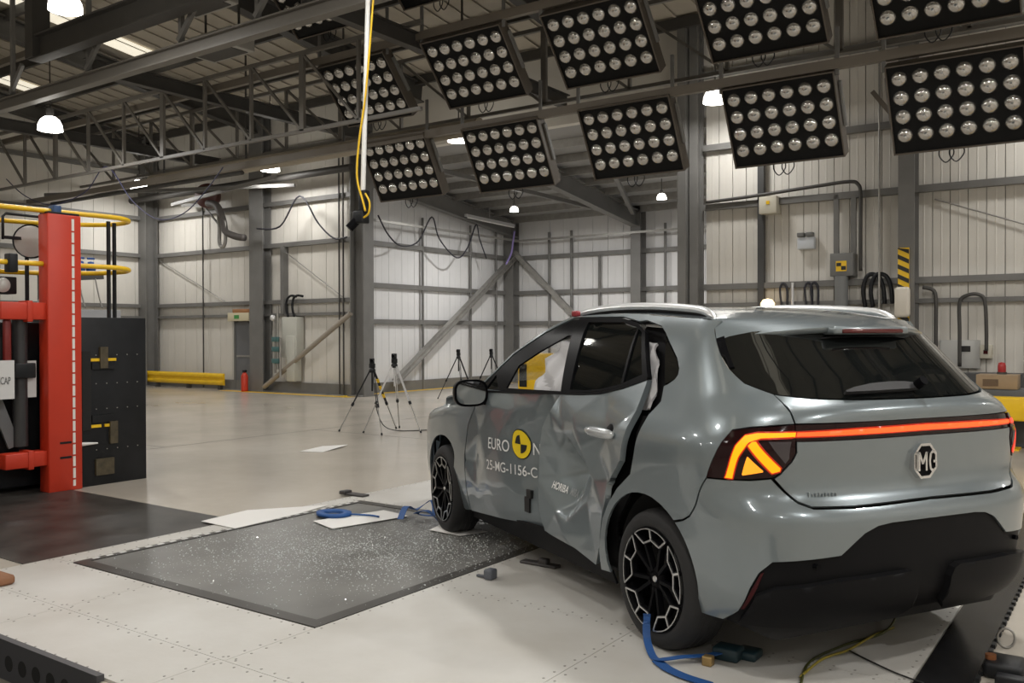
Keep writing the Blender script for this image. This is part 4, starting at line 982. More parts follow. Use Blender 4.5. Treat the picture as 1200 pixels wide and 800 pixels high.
# ---- yellow tube guard rails with black stanchions
GR = root('guard_rail', (-8.8, 4.6, 1.65), 'yellow tube guard rail looping over the black trolley block', 'guard rail')
for z in (2.63, 2.13):
    MB().tube(smooth_path([(-8.42, 2.2, z+.0), (-8.42, 4.4, z+.015), (-8.40, 5.0, z+.02), (-8.42, 5.20, z+.01), (-8.56, 5.27, z), (-8.8, 5.20, z-.01), (-9.0, 4.9, z-.02), (-9.1, 4.4, z-.03), (-9.15, 2.2, z-.05)], 5), .024, 10).build('rail_tube', YELLOW, GR)
for y, x in ((5.06, -8.52), (5.17, -8.60)): MB().cyl((x, y, 1.64), (x, y, 2.62), .02, 10).build('stanchion', BLACKST, GR)
MB().bevbox((-8.46, 4.42, 2.58), (-8.36, 4.50, 2.70), .01).build('rail_clamp', mat('blue_clamp', (.02,.06,.16), .5), GR)
MB().bevbox((-8.47, 4.02, 2.05), (-8.37, 4.10, 2.22), .01).build('rail_clamp', BLACKST, GR)
# ---- grey cabinet with valves behind the block
CB = root('valve_cabinet', (-9.9, 5.1, 0), 'grey steel cabinet with blue valves behind the black trolley block', 'cabinet')
MB().bevbox((-10.2, 4.75, 0), (-9.6, 5.85, 1.76), .01).build('body', mat('cabinet_grey', (.33,.34,.36), .5), CB)
b = MB(); b.bar((-9.75, 5.05, 1.76), (-9.75, 5.05, 2.12), .10, .10, (0,1,0)); b.bar((-9.75, 5.0, 2.10), (-9.75, 5.70, 2.16), .10, .09); b.build('frame', mat('frame_dark', (.06,.06,.06), .6), CB)
for i, y in enumerate((5.2, 5.32, 5.44, 5.56)):
    b = MB(); b.lathe([(.0,.0),(.05,.0),(.055,.05),(.035,.07),(.035,.10),(.0,.11)], (-9.72, y, 2.20), (0,0,1), 12); b.cyl((-9.72, y-.04, 2.34), (-9.72, y+.04, 2.34), .012, 6); b.build('valve', mat('valve_blue', (.02,.09,.35), .4), CB)
for y in (5.16, 5.4, 5.6): MB().tube(sag((-9.7, y, 2.12), (-9.66, y+.06, 1.78), .03), .008, 6).build('hose', STEELL, CB)
MB().lathe([(.06,-.05),(.10,-.05),(.10,.05),(.06,.05)], (-9.62, 5.02, 1.80), (1,.3,0), 16).build('tape_roll', mat('tape_grey', (.45,.45,.45), .6), CB)
# ---- work lamps by the post
WLM = root('work_lamp', (-9.0, 4.55, 2.2), 'black work lamp with wire handle partly behind the red post', 'work lamp')
b = MB(); b.lathe([(.06,-.16),(.12,-.12),(.16,-.02),(.17,.02)], (-8.95, 4.50, 2.40), (1, -.1, -.1), 24); b.build('housing', BLACKST, WLM)
b = MB(); b.lathe([(.0,.03),(.08,.025),(.155,.01)], (-8.95, 4.50, 2.40), (1, -.1, -.1), 24); b.build('lens', mat('lamp_glass_grey', (.42,.42,.40), .2, .0), WLM)
MB().tube([(-8.95, 4.24, 2.40), (-8.95, 4.24, 2.62), (-8.95, 4.27, 2.65), (-8.95, 4.86, 2.65), (-8.95, 4.89, 2.62), (-8.95, 4.89, 2.40)], .014, 8).build('handle', BLACKST, WLM)
MB().bar((-8.95, 4.24, 2.42), (-8.95, 4.89, 2.42), .03, .03).build('pivot_bar', BLACKST, WLM)
MB().cyl((-9.02, 4.50, 1.62), (-9.02, 4.50, 2.30), .02, 8).build('stand', BLACKST, WLM)
TWL = root('twin_lamp', (-8.6, 4.05, 1.6), 'black twin work lamp above the red arm at the left edge', 'work lamp')
MB().bevbox((-8.75, 3.72, 1.86), (-8.58, 4.19, 2.02), .01).build('housing', BLACKST, TWL)
for y in (3.83, 4.03): MB().lathe([(.0,.02),(.04,.016),(.068,.0)], (-8.575, y+.03, 1.94), (1,0,0), 20).build('lens', MATS['lamp_glass_grey'], TWL)
MB().cyl((-8.66, 3.95, 1.60), (-8.66, 3.95, 1.87), .02, 8).build('stand', BLACKST, TWL)

# ================================================================== BARRIERS AND THINGS ON THE FLOOR
def wbeam(name, p0, p1, z0, z1, label, posts):
    p0, p1 = Vector((*p0, 0)), Vector((*p1, 0)); d = (p1-p0).normalized(); n = Vector((d.y, -d.x, 0))
    r_ = root(name, ((p0+p1)/2)[:], label, 'barrier')
    prof = [(0, z0), (.05, z0+.15*(z1-z0)), (.05, z0+.3*(z1-z0)), (.0, z0+.45*(z1-z0)), (.0, z0+.55*(z1-z0)), (.05, z0+.7*(z1-z0)), (.05, z0+.85*(z1-z0)), (0, z1), (-.02, z1), (-.02, z0)]
    k = len(prof); v = [p+n*a+Vector((0,0,z)) for p in (p0, p1) for a, z in prof]
    MB().add(v, [(i,(i+1)%k,k+(i+1)%k,k+i) for i in range(k)]+[tuple(range(k))[::-1], tuple(range(k,2*k))]).build('rail', YELLOW, r_)
    for t in posts:
        c = p0.lerp(p1, t)-n*.07; MB().box((c.x-.05, c.y-.05, 0), (c.x+.05, c.y+.05, z1-.02)).build('post', STEELD, r_)
    return r_
wbeam('crash_barrier', (-23.75, 15.2), (-20.1, 15.2), .12, .44, 'yellow steel crash barrier along the cream wall beside the grey door', (.15, .55, .93))
YR = root('crash_barrier', (-1.0, 12.9, 0), 'thick yellow barrier beam behind the right rear corner of the car', 'barrier')
MB().bevbox((-1.78, 12.75, .37), (2.2, 13.05, .66), .02).build('rail', YELLOW, YR)
for x in (-1.45, .3, 2.0): MB().box((x-.09, 12.82, 0), (x+.09, 13.0, .37)).build('post', STEELD, YR); MB().box((x-.2, 12.75, 0), (x+.2, 13.05, .02)).build('foot', YELLOW, YR)
CASE = MB().bevbox((-1.75, 13.10, 0), (-.95, 13.7, .74), .02).build('equipment_case', mat('case_grey', (.08,.085,.09), .5), None, True); tag(CASE, 'dark grey equipment case standing behind the yellow barrier beam', 'case')
b = MB(); b.bevbox((-1.78, 13.12, .742), (-1.30, 13.45, .93), .008); CBX = b.build('cardboard_box', mat('cardboard', (.30,.22,.14), .8, var=.12, vscale=6), None, True); tag(CBX, 'brown cardboard box lying on the grey equipment case', 'box')
MB().box((-1.70, 13.115, .78), (-1.52, 13.121, .87)).build('box_print', mat('box_print', (.12,.08,.05), .8), CBX)
RLMP = root('red_beacon', (-1.55, 13.3, .93), 'small red beacon on top of the cardboard box', 'beacon'); MB().cyl((-1.5, 13.3, .93), (-1.5, 13.3, .96), .06, 14).build('base', STEELD, RLMP); MB().lathe([(.0,.13),(.04,.12),(.05,.08),(.05,.0)], (-1.5, 13.3, .96), (0,0,1), 14).build('lens', mat('red_lens', (.35,.015,.015), .3), RLMP)
WD = MB().box((-1.05, 14.9, 0), (-.85, 15.0, 1.45)).build('timber_offcut', mat('timber', (.26,.15,.08), .7, var=.2, vscale=8), None, True); tag(WD, 'brown timber board leaning by the wall beside the ladder', 'board')
LAD = root('ladder', (-.9, 14.2, 0), 'aluminium ladder standing at the right edge', 'ladder')
for y in (14.0, 14.45): MB().bar((-1.0, y, 0), (-1.0, y, 2.6), .07, .03, (0,1,0)).build('rail', STEELL, LAD)
for i in range(9): MB().cyl((-1.0, 14.0, .25+i*.27), (-1.0, 14.45, .25+i*.27), .016, 8).build('rung', STEELL, LAD)
YC = root('yellow_machine', (-8.8, 13.2, 0), 'yellow machine cabinet seen through the broken car window', 'machine')
MB().bevbox((-9.02, 13.0, .45), (-8.3, 13.7, 1.13), .03).build('body', YELLOW, YC); MB().box((-9.0, 13.05, 0), (-8.35, 13.65, .45)).build('base', BLACKST, YC); MB().box((-8.97, 12.985, .55), (-8.82, 13.0, .95)).build('grille', BLACKST, YC)
# sheets of paper and card
def sheet(name, pts, label, cat, m, z=.002, t=.003, lift=None):
    n = len(pts); b = MB(); lf = lift or [0]*n
    v = [(x, y, z+l) for (x, y), l in zip(pts, lf)]+[(x, y, z+t+l) for (x, y), l in zip(pts, lf)]
    b.add(v, [tuple(range(n))[::-1], tuple(range(n, 2*n))]+[(i,(i+1)%n,n+(i+1)%n,n+i) for i in range(n)])
    return tag(b.build(name, m, None, True), label, cat)
PAPER = mat('white_card', (.72,.71,.69), .6)
sheet('card_sheet', [(-6.02,4.33),(-6.08,4.82),(-5.69,5.36),(-5.62,5.0),(-5.58,4.31)], 'white card sheet lying at the far left edge of the dark glass pad', 'sheet', PAPER, .0165)
sheet('card_sheet', [(-5.30,4.83),(-5.14,5.46),(-4.81,5.40),(-4.97,4.72)], 'white sheet on the dark glass pad holding a blue strap roll', 'sheet', PAPER, .0165)
sheet('paper_sheet', [(-8.69,7.7),(-8.84,8.23),(-8.56,8.41),(-8.39,7.81)], 'single paper sheet on the bare concrete in the middle of the hall', 'paper', PAPER, .002, .003, [0,.0,.02,.0])
sheet('card_sheet', [(-4.40,5.32),(-4.34,5.10),(-4.03,5.08),(-3.95,5.30)], 'white sheet caught under the front tyre', 'sheet', PAPER, .0165)
BLUE = mat('blue_strap', (.012,.075,.26), .6)
b = MB(); b.lathe([(.07,-.012),(.125,-.012),(.125,.012),(.07,.012),(.07,-.012)], (-5.33, 5.08, .034), (0,0,1), 26)
b.v = [(-5.33+(v[0]+5.33)*1.25, v[1], v[2]) for v in b.v]; b.tube(smooth_path([(-5.2,5.12,.035),(-5.05,5.2,.03),(-4.95,5.2,.03)],4), .008, 6)
tag(b.build('strap_roll', BLUE, None, True), 'blue strap roll lying on the white sheet', 'strap')
def strap(pts, w, m, name, label):
    P = smooth_path(pts, 6); v = []
    for i, p in enumerate(P):
        d = (P[min(i+1, len(P)-1)]-P[max(i-1, 0)]).normalized(); s_ = d.cross(Vector((0,0,1))).normalized() if abs(d.z) < .95 else Vector((1,0,0)); n_ = s_.cross(d)
        v += [p-s_*w/2, p+s_*w/2, p+s_*w/2+n_*.004, p-s_*w/2+n_*.004]
    f = [(i*4+k, i*4+(k+1)%4, (i+1)*4+(k+1)%4, (i+1)*4+k) for i in range(len(P)-1) for k in range(4)]+[(3,2,1,0), tuple(len(v)-4+k for k in range(4))]
    return tag(MB().add(v, f).build(name, m, None, True), label, 'strap')
strap([(-4.74,5.22,.03),(-4.80,5.36,.10),(-4.82,5.5,.05),(-4.70,5.56,.13),(-4.60,5.46,.04),(-4.68,5.34,.06),(-4.55,5.32,.10),(-4.48,5.36,.03)], .05, BLUE, 'blue_strap', 'crumpled blue strap heaped in front of the front tyre')
strap([(-1.90,3.80,.16),(-1.88,3.76,.06),(-1.80,3.66,.02),(-1.74,3.62,.03),(-1.66,3.68,.04),(-1.58,3.76,.04),(-1.52,3.84,.05)], .035, BLUE, 'blue_strap', 'blue strap running from the rear wheel to the dark buckle')
strap([(-1.76,3.62,.02),(-1.68,3.56,.02),(-1.58,3.52,.02),(-1.46,3.50,.02)], .05, BLUE, 'blue_strap', 'blue strap tail curling on the plate toward the camera')
b = MB(); b.bevbox((-1.58, 3.80, .012), (-1.46, 3.90, .07), .012); b.bevbox((-1.50, 3.86, .012), (-1.40, 3.97, .05), .01); tag(b.build('strap_buckle', mat('dark_teal', (.01,.03,.04), .5), None, True), 'dark buckle at the end of the blue strap by the rear tyre', 'buckle')
tag(MB().bevbox((-1.585, 3.70, .012), (-1.54, 3.745, .055), .006).build('brass_connector', mat('brass', (.35,.24,.10), .4, .6), None, True), 'small brass connector beside the blue strap', 'connector')
tag(MB().bevbox((-5.66, 2.53, .012), (-5.42, 2.63, .07), .02).build('brick', mat('brown_brick', (.26,.12,.06), .7, var=.25, vscale=12), None, True), 'reddish brown brick lying on the white plate at the left edge', 'brick')
b = MB(); b.bevbox((-6.02, 5.80, .012), (-5.72, 5.89, .03), .007); b.bevbox((-6.0, 5.78, .02), (-5.93, 5.88, .05), .008); tag(b.build('trim_fragment', mat('dark_debris', (.05,.045,.045), .5), None, True), 'dark broken trim piece at the far edge of the white plates', 'debris')
b = MB(); b.bevbox((-3.25, 4.70, .012), (-2.98, 4.77, .03), .006); b.bevbox((-3.12, 4.71, .02), (-3.05, 4.76, .06), .01); tag(b.build('trim_fragment', mat('dark_debris', (.05,.045,.045), .5), None, True), 'thin black trim strip on the white plate below the crushed door', 'debris')
b = MB(); b.bevbox((-3.21, 4.26, .012), (-3.15, 4.33, .075), .012); b.bar((-3.28,4.3,.02), (-3.17,4.28,.03), .02, .012); tag(b.build('clip_fragment', mat('grey_debris', (.10,.11,.13), .45), None, True), 'small grey broken clip alone on the white plate', 'debris')
for n_, (pts, c, lb) in enumerate((([(-1.15,3.70,.02),(-1.2,4.0,.02),(-1.13,4.31,.02),(-1.01,4.61,.03),(-1.02,4.92,.10),(-1.05,5.05,.22)], (.05,.055,.01), 'dark olive wire hanging from under the rear bumper to the plate'), ([(-1.18,3.8,.02),(-1.16,4.05,.025),(-1.10,4.25,.02),(-1.05,4.50,.025),(-1.0,4.7,.02)], (.30,.24,.03), 'yellow wire tangled on the plate below the rear bumper'), ([(-1.10,4.25,.018),(-.98,4.16,.018),(-.86,4.08,.018),(-.74,4.02,.02)], (.02,.02,.02), 'thin black wire running over to the rubber strip'))):
    tag(MB().tube(smooth_path(pts, 6), .006 if n_ < 2 else .004, 6).build('loose_wire', mat('wire_%d' % n_, c, .5), None, True), lb, 'wire')
CL = root('floor_clamp', (-.48, 4.36, 0), 'black floor clamp with copper bolt beside the rubber strip', 'clamp')
MB().bevbox((-.555, 4.28, .0), (-.40, 4.46, .07), .02).build('body', BLACKST, CL); MB().cyl((-.53, 4.34, .07), (-.53, 4.34, .09), .022, 12).build('bolt', mat('copper', (.35,.14,.06), .4, .7), CL); MB().bevbox((-.50, 4.20, 0), (-.36, 4.26, .05), .01).build('foot', BLACKST, CL)
b = MB(); b.tube([(-.515+.035*math.cos(a), 4.74+.01*math.cos(a), .05+.045*math.sin(a)) for a in [2*math.pi*i/16 for i in range(16)]], .006, 6, True); tag(b.build('lifting_ring', STEELL, None, True), 'steel lifting ring standing beside the rubber strip', 'ring')
# ---- shattered glass on the pad
rg = random.Random(3); b = MB()
for i in range(7500):
    t = rg.random()
    cxg, cyg, sx, sy = ((-4.3, 4.6, .55, .6), (-4.8, 4.1, .5, .5), (-3.95, 4.6, .30, .45))[0 if t < .45 else 1 if t < .75 else 2]
    x, y = rg.gauss(cxg, sx), rg.gauss(cyg, sy)
    if not (-5.6 < x < -3.38 and 3.12 < y < 5.67): continue
    s_ = rg.choice((.002, .0025, .003, .004, .0065)); a = rg.random()*6.28; z = .0092 if (-5.57 < x < -3.46 and 3.18 < y < 5.6) else .0142
    p = [Vector((x+s_*math.cos(a+k*2.09), y+s_*math.sin(a+k*2.09), z)) for k in range(3)]+[Vector((x+rg.uniform(-.3,.3)*s_, y+rg.uniform(-.3,.3)*s_, z+s_*rg.uniform(.5,1.2)))]
    b.add(p, [(0,2,1),(0,1,3),(1,2,3),(2,0,3)])
tag(b.build('glass_shards', mat('shattered_glass', (.62,.66,.66), .12, spec=.8), None, False), 'shattered window glass scattered over the dark pad', 'glass', kind='stuff')

# ================================================================== TRIPODS AND CAMERAS
def tripod(x, y, h, rot, label, clab, upper, lower, spread=.48, camrot=0.0, tape=None):
    r_ = root('tripod', (x, y, 0), label, 'tripod', 'camera tripods')
    hz = h-.20
    MB().lathe([(.0,.0),(.045,.0),(.05,.04),(.035,.07),(.0,.08)], (x, y, hz-.02), (0,0,1), 14).build('crown', BLACKST, r_)
    MB().cyl((x, y, hz-.30), (x, y, hz+.06), .014, 10).build('centre_column', upper, r_)
    for k in range(3):
        a = rot+k*2*math.pi/3; top = Vector((x+.04*math.cos(a), y+.04*math.sin(a), hz)); ft = Vector((x+spread*math.cos(a), y+spread*math.sin(a), .01)); mid = top.lerp(ft, .56)
        side = Vector((-math.sin(a), math.cos(a), 0))*.012
        lg = MB().bar(top+side, mid+side, .010, .016).bar(top-side, mid-side, .010, .016).build('leg', upper, r_)
        MB().cyl(top.lerp(ft, .50), ft, .008, 8).build('lower_leg', lower, lg)
        c = top.lerp(ft, .55); d = (ft-top).normalized(); MB().cyl(c-d*.025, c+d*.025, .022, 8).build('leg_clamp', BLACKST, lg); MB().cyl(ft-d*.03, ft, .014, 8).build('rubber_foot', BLACKST, lg)
        if tape and k == 1:
            for q in (.16, .28, .42): c = top.lerp(ft, q); MB().cyl(c-d*.03, c+d*.03, .022, 8).build('tape_band', YELLOW, lg)
    MB().bevbox((x-.035, y-.035, hz+.05), (x+.035, y+.035, hz+.12), .008).build('head', BLACKST, r_)
    c = local_root('camera', (x, y, h-.08), clab, 'camera', 'cameras on tripods', camrot)
    MB().bevbox((-.035, -.05, 0), (.035, .03, .075), .006).build('body', BLACKST, c); MB().cyl((0, -.05, .04), (0, -.10, .04), .024, 14).build('lens', BLACKP, c)
ALU = mat('white_aluminium', (.62,.62,.63), .35, .4)
tripod(-9.50, 9.85, 1.12, R(-31), 'black tripod with yellow tape on one leg by the bay column', 'small black camera on the yellow taped tripod', BLACKST, STEELL, .52, R(40), True)
tripod(-9.26, 10.08, 1.19, R(-116), 'white aluminium tripod next to the yellow taped tripod', 'small black camera on the white tripod', ALU, STEELL, .50, R(30))
tripod(-12.62, 15.86, 1.14, R(200), 'black tripod in the bay just above the door mirror', 'small black camera on the tripod above the door mirror', BLACKST, BLACKST, .5, R(20))
tripod(-13.0, 17.62, 1.12, R(190), 'black tripod farthest back in the bay by the windscreen pillar', 'small black camera on the farthest tripod', BLACKST, BLACKST, .5, R(20))
tag(MB().tube(smooth_path([(-9.34,9.75,.42),(-9.33,9.9,.12),(-9.25,10.15,.012),(-8.9,10.5,.012),(-8.3,10.8,.012),(-7.6,11.2,.012)],5), .007, 6).build('floor_cable', BLACKST, None, True), 'thin black cable on the floor between the tripods', 'cable')
# ---- drop pole with the overhead camera
DP = root('drop_pole', (-7.8, 8.0, 3.2), 'white pole hanging from the roof with a yellow cord', 'pole')
MB().cyl((-7.86, 8.0, 3.22), (-7.73, 8.0, 6.3), .030, 12).build('pole', mat('white_pole', (.78,.78,.76), .45), DP)
MB().tube(smooth_path([(-7.56,7.97,6.3),(-7.63,7.96,5.57),(-7.69,7.95,4.95),(-7.75,7.94,4.4),(-7.87,7.94,3.8),(-7.90,7.94,3.4),(-7.80,7.94,3.1),(-7.76,7.94,2.98)],5), .013, 6).build('cord', YELLOW, DP)
OC = root('overhead_camera', (-7.84, 8.0, 2.8), 'black camera cluster at the bottom of the white hanging pole', 'camera')
MB().bevbox((-7.90, 7.95, 2.95), (-7.78, 8.05, 3.25), .02).build('mount', BLACKST, OC); MB().bevbox((-7.97, 7.92, 2.84), (-7.80, 8.06, 3.0), .02).build('body', BLACKST, OC); MB().cyl((-7.93, 7.98, 2.90), (-8.0, 7.90, 2.78), .055, 16).build('lens', BLACKP, OC); MB().tube(smooth_path([(-7.78,7.96,3.2),(-7.70,7.95,3.08),(-7.72,7.95,2.95),(-7.82,7.95,2.9)],5), .012, 6).build('cord', YELLOW, OC)

# ================================================================== ON THE WALLS
D1 = MB().box((-20.0, 15.50, .0), (-19.22, 15.58, 1.82)).build('door_1', mat('door_grey', (.13,.135,.145), .45)); stru(D1)
MB().box((-20.06, 15.48, 0), (-20.0, 15.6, 1.86)).build('door_frame', STEEL, D1); MB().box((-19.95, 15.485, .88), (-19.3, 15.50, .93)).build('push_bar', STEELL, D1)
XS = MB().bevbox((-20.08, 15.30, 1.84), (-19.2, 15.46, 2.06), .01).build('exit_box', mat('cream_box', (.60,.54,.38), .5), None, True); tag(XS, 'cream box with a green mark above the grey door', 'box'); MB().box((-19.80, 15.295, 1.90), (-19.6, 15.301, 2.0)).build('green_mark', mat('green', (.05,.25,.06), .5), XS)
tag(MB().bevbox((-19.9, 15.32, 2.062), (-19.2, 15.45, 2.16), .01).build('timber_block', mat('orange_timber', (.36,.17,.07), .7), None, True), 'orange timber block lying on the cream box over the door', 'block')
FX = root('fire_extinguisher', (-19.1, 15.1, 0), 'red extinguisher on the floor between the grey door and the column', 'extinguisher'); MB().lathe([(.0,.0),(.085,.0),(.09,.05),(.09,.40),(.05,.48),(.02,.50)], (-19.13, 15.1, .0), (0,0,1), 18).build('cylinder', RED, FX); MB().bevbox((-19.17, 15.05, .50), (-19.09, 15.15, .56), .01).build('valve', BLACKST, FX)
EC = root('electric_cabinet', (-17.6, 15.4, .33), 'pale grey tall electric cabinet on the cream wall with two black hoses', 'cabinet'); MB().bevbox((-17.92, 15.30, .9), (-17.36, 15.55, 1.92), .01).build('body', mat('pale_cabinet', (.50,.50,.45), .5), EC); MB().bevbox((-17.70, 15.26, .30), (-17.40, 15.50, 1.45), .01).build('lower_duct', mat('pale_cabinet', (.50,.50,.45), .5), EC)
for x in (-17.78, -17.55): MB().tube(smooth_path([(x,15.4,1.92),(x-.05,15.38,2.15),(x-.02,15.38,2.36),(x+.12,15.38,2.46),(x+.3,15.42,2.44)],5), .03, 8).build('hose', BLACKST, EC)
VP = root('valve_station', (-17.95, 15.2, .4), 'cluster of pipes and teal valves on the wide column', 'pipework')
for x, z0, z1 in ((-18.0, .5, 1.95), (-17.9, .6, 2.2), (-17.8, .4, 1.4)): MB().cyl((x, 15.16, z0), (x, 15.16, z1), .03, 8).build('pipe', STEELL, VP)
for z in (.75, 1.05, 1.3): MB().bevbox((-18.05, 15.08, z), (-17.82, 15.16, z+.12), .01).build('valve', mat('teal_valve', (.06,.14,.14), .5), VP)
MB().lathe([(.0,.0),(.07,.0),(.07,.06),(.0,.07)], (-17.98, 15.1, 1.9), (0,-1,0), 14).build('gauge', mat('gauge_white', (.7,.7,.7), .4), VP)
HR = root('hose_reel', (-20.6, 15.2, 5.0), 'dark red extraction fan with hose high on the cream wall', 'fan')
b = MB(); b.lathe([(.06,-.16),(.30,-.16),(.34,-.05),(.34,.05),(.30,.16),(.06,.16)], (-20.62, 15.1, 5.22), (.5,-1,.1), 24); b.build('drum', mat('dark_red_drum', (.10,.035,.03), .5), HR)
MB().tube(smooth_path([(-20.5,15.0,5.0),(-20.1,15.0,4.9),(-19.85,15.0,4.5),(-19.75,15.0,4.2),(-19.4,15.05,4.05),(-19.1,15.1,4.0)],6), .09, 10).build('duct', mat('flex_duct', (.10,.09,.085), .6), HR)
MB().tube(smooth_path([(-20.05,15.0,4.8),(-20.0,15.0,4.3),(-20.0,15.0,3.9),(-19.85,15.0,3.8),(-19.75,15.0,4.0),(-19.78,15.0,4.5)],6), .05, 8).build('nozzle_hose', STEELL, HR)
MB().bar((-21.9,15.2,5.1), (-20.4,15.3,4.95), .08, .08).build('bracket', STEEL, HR); MB().bar((-20.9,15.2,4.95), (-20.0,15.3,4.1), .04, .04).build('bracket', STEEL, HR)
for x, z1, lb in ((-21.32, 5.6, 'thin dark conduit down the cream wall above the yellow barrier'), (-15.98, 6.0, 'left thin conduit of the pair beside the bay column'), (-15.84, 6.0, 'right thin conduit of the pair beside the bay column')):
    tag(MB().cyl((x, 15.44, .02), (x, 15.44, z1), .02, 8).build('wall_conduit', STEELD, None, True), lb, 'conduit')
# festoon cables
def festoon(pts, r, name, label, m=None):
    return tag(MB().tube(smooth_path(pts, 6), r, 6).build(name, m or mat('cable_dark', (.02,.02,.03), .5), None, True), label, 'cable')
k = 10.6/13
festoon([(x*k, 10.6, 1.475+(z-1.475)*k) for x, z in ((-27.2,6.05),(-26.1,5.45),(-24.62,5.08),(-22.97,5.28),(-21.95,5.84),(-20.81,4.86),(-19.72,4.31),(-18.69,4.37),(-17.87,4.8),(-17.2,5.3))], .012, 'festoon_cable', 'dark blue cable swagging under the lattice truss above the red post', mat('cable_blue', (.02,.02,.06), .5))
festoon([(-18.54,15.05,4.19),(-17.66,15.05,4.19),(-16.94,15.05,4.88),(-16.28,15.05,4.16),(-15.75,15.05,3.77),(-15.27,15.0,3.76)], .022, 'festoon_cable', 'dark cable hanging in loops between the wide column and the bay column')
festoon([(-15.3,16.09,4.39),(-15.3,16.45,3.95),(-15.3,16.92,3.71),(-15.3,17.57,3.87),(-15.3,18.12,4.56),(-15.3,18.43,4.01),(-15.3,19.16,3.56),(-15.3,19.65,3.88),(-15.3,20.04,4.55),(-15.3,20.2,4.16),(-15.3,20.52,3.63)], .02, 'festoon_cable', 'black cable looping along the left wall of the bay')
festoon([(-15.35,22.0,4.55),(-15.38,21.95,4.2),(-15.40,21.9,3.9),(-15.45,21.7,3.55)], .03, 'purple_cable', 'pale purple cable dropping at the back corner of the bay', mat('purple', (.30,.24,.55), .5))
b = MB(); b.bar((-15.4, 15.9, 4.28), (-15.4, 22.3, 4.28), .04, .06); tag(b.build('cable_tray', STEELL, None, True), 'thin steel cable tray along the left wall of the bay', 'cable tray')
b = MB(); b.bar((-15.5, 22.1, 4.26), (-6.7, 22.1, 4.26), .04, .06); tag(b.build('cable_tray', STEELL, None, True), 'thin steel cable tray along the back wall of the bay', 'cable tray')
LT = root('tube_lamp', (-15.1, 20.0, 4.6), 'white tube lamp batten near the top of the bay wall', 'lamp'); MB().bar((-15.1, 19.3, 4.72), (-15.1, 21.6, 4.66), .08, .07).build('batten', ALU, LT); MB().cyl((-15.06, 19.35, 4.66), (-15.06, 21.55, 4.6), .02, 8).build('tube', mat('tube_white', (.8,.8,.8), .4), LT); MB().cyl((-15.1, 20.4, 4.7), (-15.1, 20.4, 5.12), .012, 6).build('drop_rod', STEELL, LT)
# right wall
WY = 15.45
def wallbox(name, x0, x1, z0, z1, m, label, cat, d=.18, kids=()):
    o = MB().bevbox((x0, YB-.04-d, z0), (x1, YB-.035, z1), .008).build(name, m, None, True); tag(o, label, cat)
    for kn, a, b_, c, e, km in kids: MB().box((a, YB-.05-d, c), (b_, YB-.038-d, e)).build(kn, km, o)
    return o
CREAM = mat('cream_enclosure', (.55,.52,.43), .5); PALEB = mat('pale_blue_grey', (.55,.58,.62), .5); GREYB = mat('grey_enclosure', (.14,.14,.135), .5)
wallbox('control_box', -5.49, -5.18, 3.56, 3.86, CREAM, 'cream control box with yellow mark high beside the dark wall post', 'box', .25, [('warning_mark', -5.36, -5.30, 3.72, 3.78, YELLOW)])
EM = wallbox('emergency_lamp', -4.86, -4.58, 2.92, 3.12, PALEB, 'pale blue emergency lamp unit with two small heads on the right wall', 'lamp', .12)
for x in (-4.80, -4.65): MB().bevbox((x-.06, 15.44, 3.13), (x+.06, 15.56, 3.20), .01).build('lamp_head', GREYB, EM)
GB = wallbox('junction_box', -4.26, -3.89, 2.42, 2.80, GREYB, 'grey junction box with yellow and black target sticker on the right wall', 'box', .3)
MB().box((-4.16, 15.283, 2.50), (-3.99, 15.291, 2.67)).build('target_sticker', YELLOW, GB); MB().box((-4.15, 15.279, 2.585), (-4.075, 15.284, 2.64)).build('target_quarter', BLACKPR, GB); MB().box((-4.075, 15.279, 2.52), (-4.0, 15.284, 2.585)).build('target_quarter', BLACKPR, GB)
DR = MB().cyl((-4.09, 15.35, 0), (-4.09, 15.35, 2.42), .11, 18).build('duct_pipe', mat('duct_grey', (.16,.165,.165), .45), None, True); tag(DR, 'fat grey vertical pipe below the grey junction box', 'pipe')
for x, z0, z1, lb in ((-4.21, 2.8, 3.80, 'grey steel strut rising left above the junction box'), (-3.93, 2.8, 3.80, 'grey steel strut rising right above the junction box')):
    tag(MB().bar((x, 15.5, z0), (x, 15.5, z1), .08, .06, (0,1,0)).build('strut', STEEL, None, True), lb, 'strut')
tag(MB().bar((-5.50, 15.50, 0), (-5.50, 15.50, 5.2), .11, .10, (0,1,0)).build('wall_post', mat('dark_post', (.055,.055,.055), .5), None, True), 'dark vertical post on the right wall beside the cream control box', 'post')
tag(MB().tube(smooth_path([(-6.5,15.42,3.86),(-5.6,15.42,3.90),(-4.6,15.42,3.96),(-4.0,15.42,3.99),(-3.84,15.42,3.93),(-3.80,15.42,3.75),(-3.80,15.42,3.2),(-3.80,15.42,2.5)],6), .03, 8).build('conduit', STEELD, None, True), 'dark conduit bending down the right wall past the junction box', 'conduit')
tag(MB().cyl((-3.48, 15.3, .0), (-3.48, 15.3, 6.6), .018, 8).build('thin_pole', STEELL, None, True), 'thin pale pole standing left of the hazard striped column', 'pole')
HZD = root('hazard_board', (-3.08, 15.1, 1.5), 'yellow and black hazard stripe board on the slim wall column', 'hazard sign')
MB().box((-3.165, 15.14, 1.45), (-3.0, 15.165, 2.82)).build('board', YELLOW, HZD)
for i in range(9):
    z = 1.48+i*.155; b = MB(); q = [(-3.165, z+.085), (-3.0, z), (-3.0, z+.07), (-3.165, min(z+.155, 2.82))]
    b.add([(x, y, zz) for y in (15.132, 15.141) for x, zz in q], [(0,1,2,3),(7,6,5,4),(0,4,5,1),(1,5,6,2),(2,6,7,3),(3,7,4,0)]); b.build('black_stripe', BLACKPR, HZD)
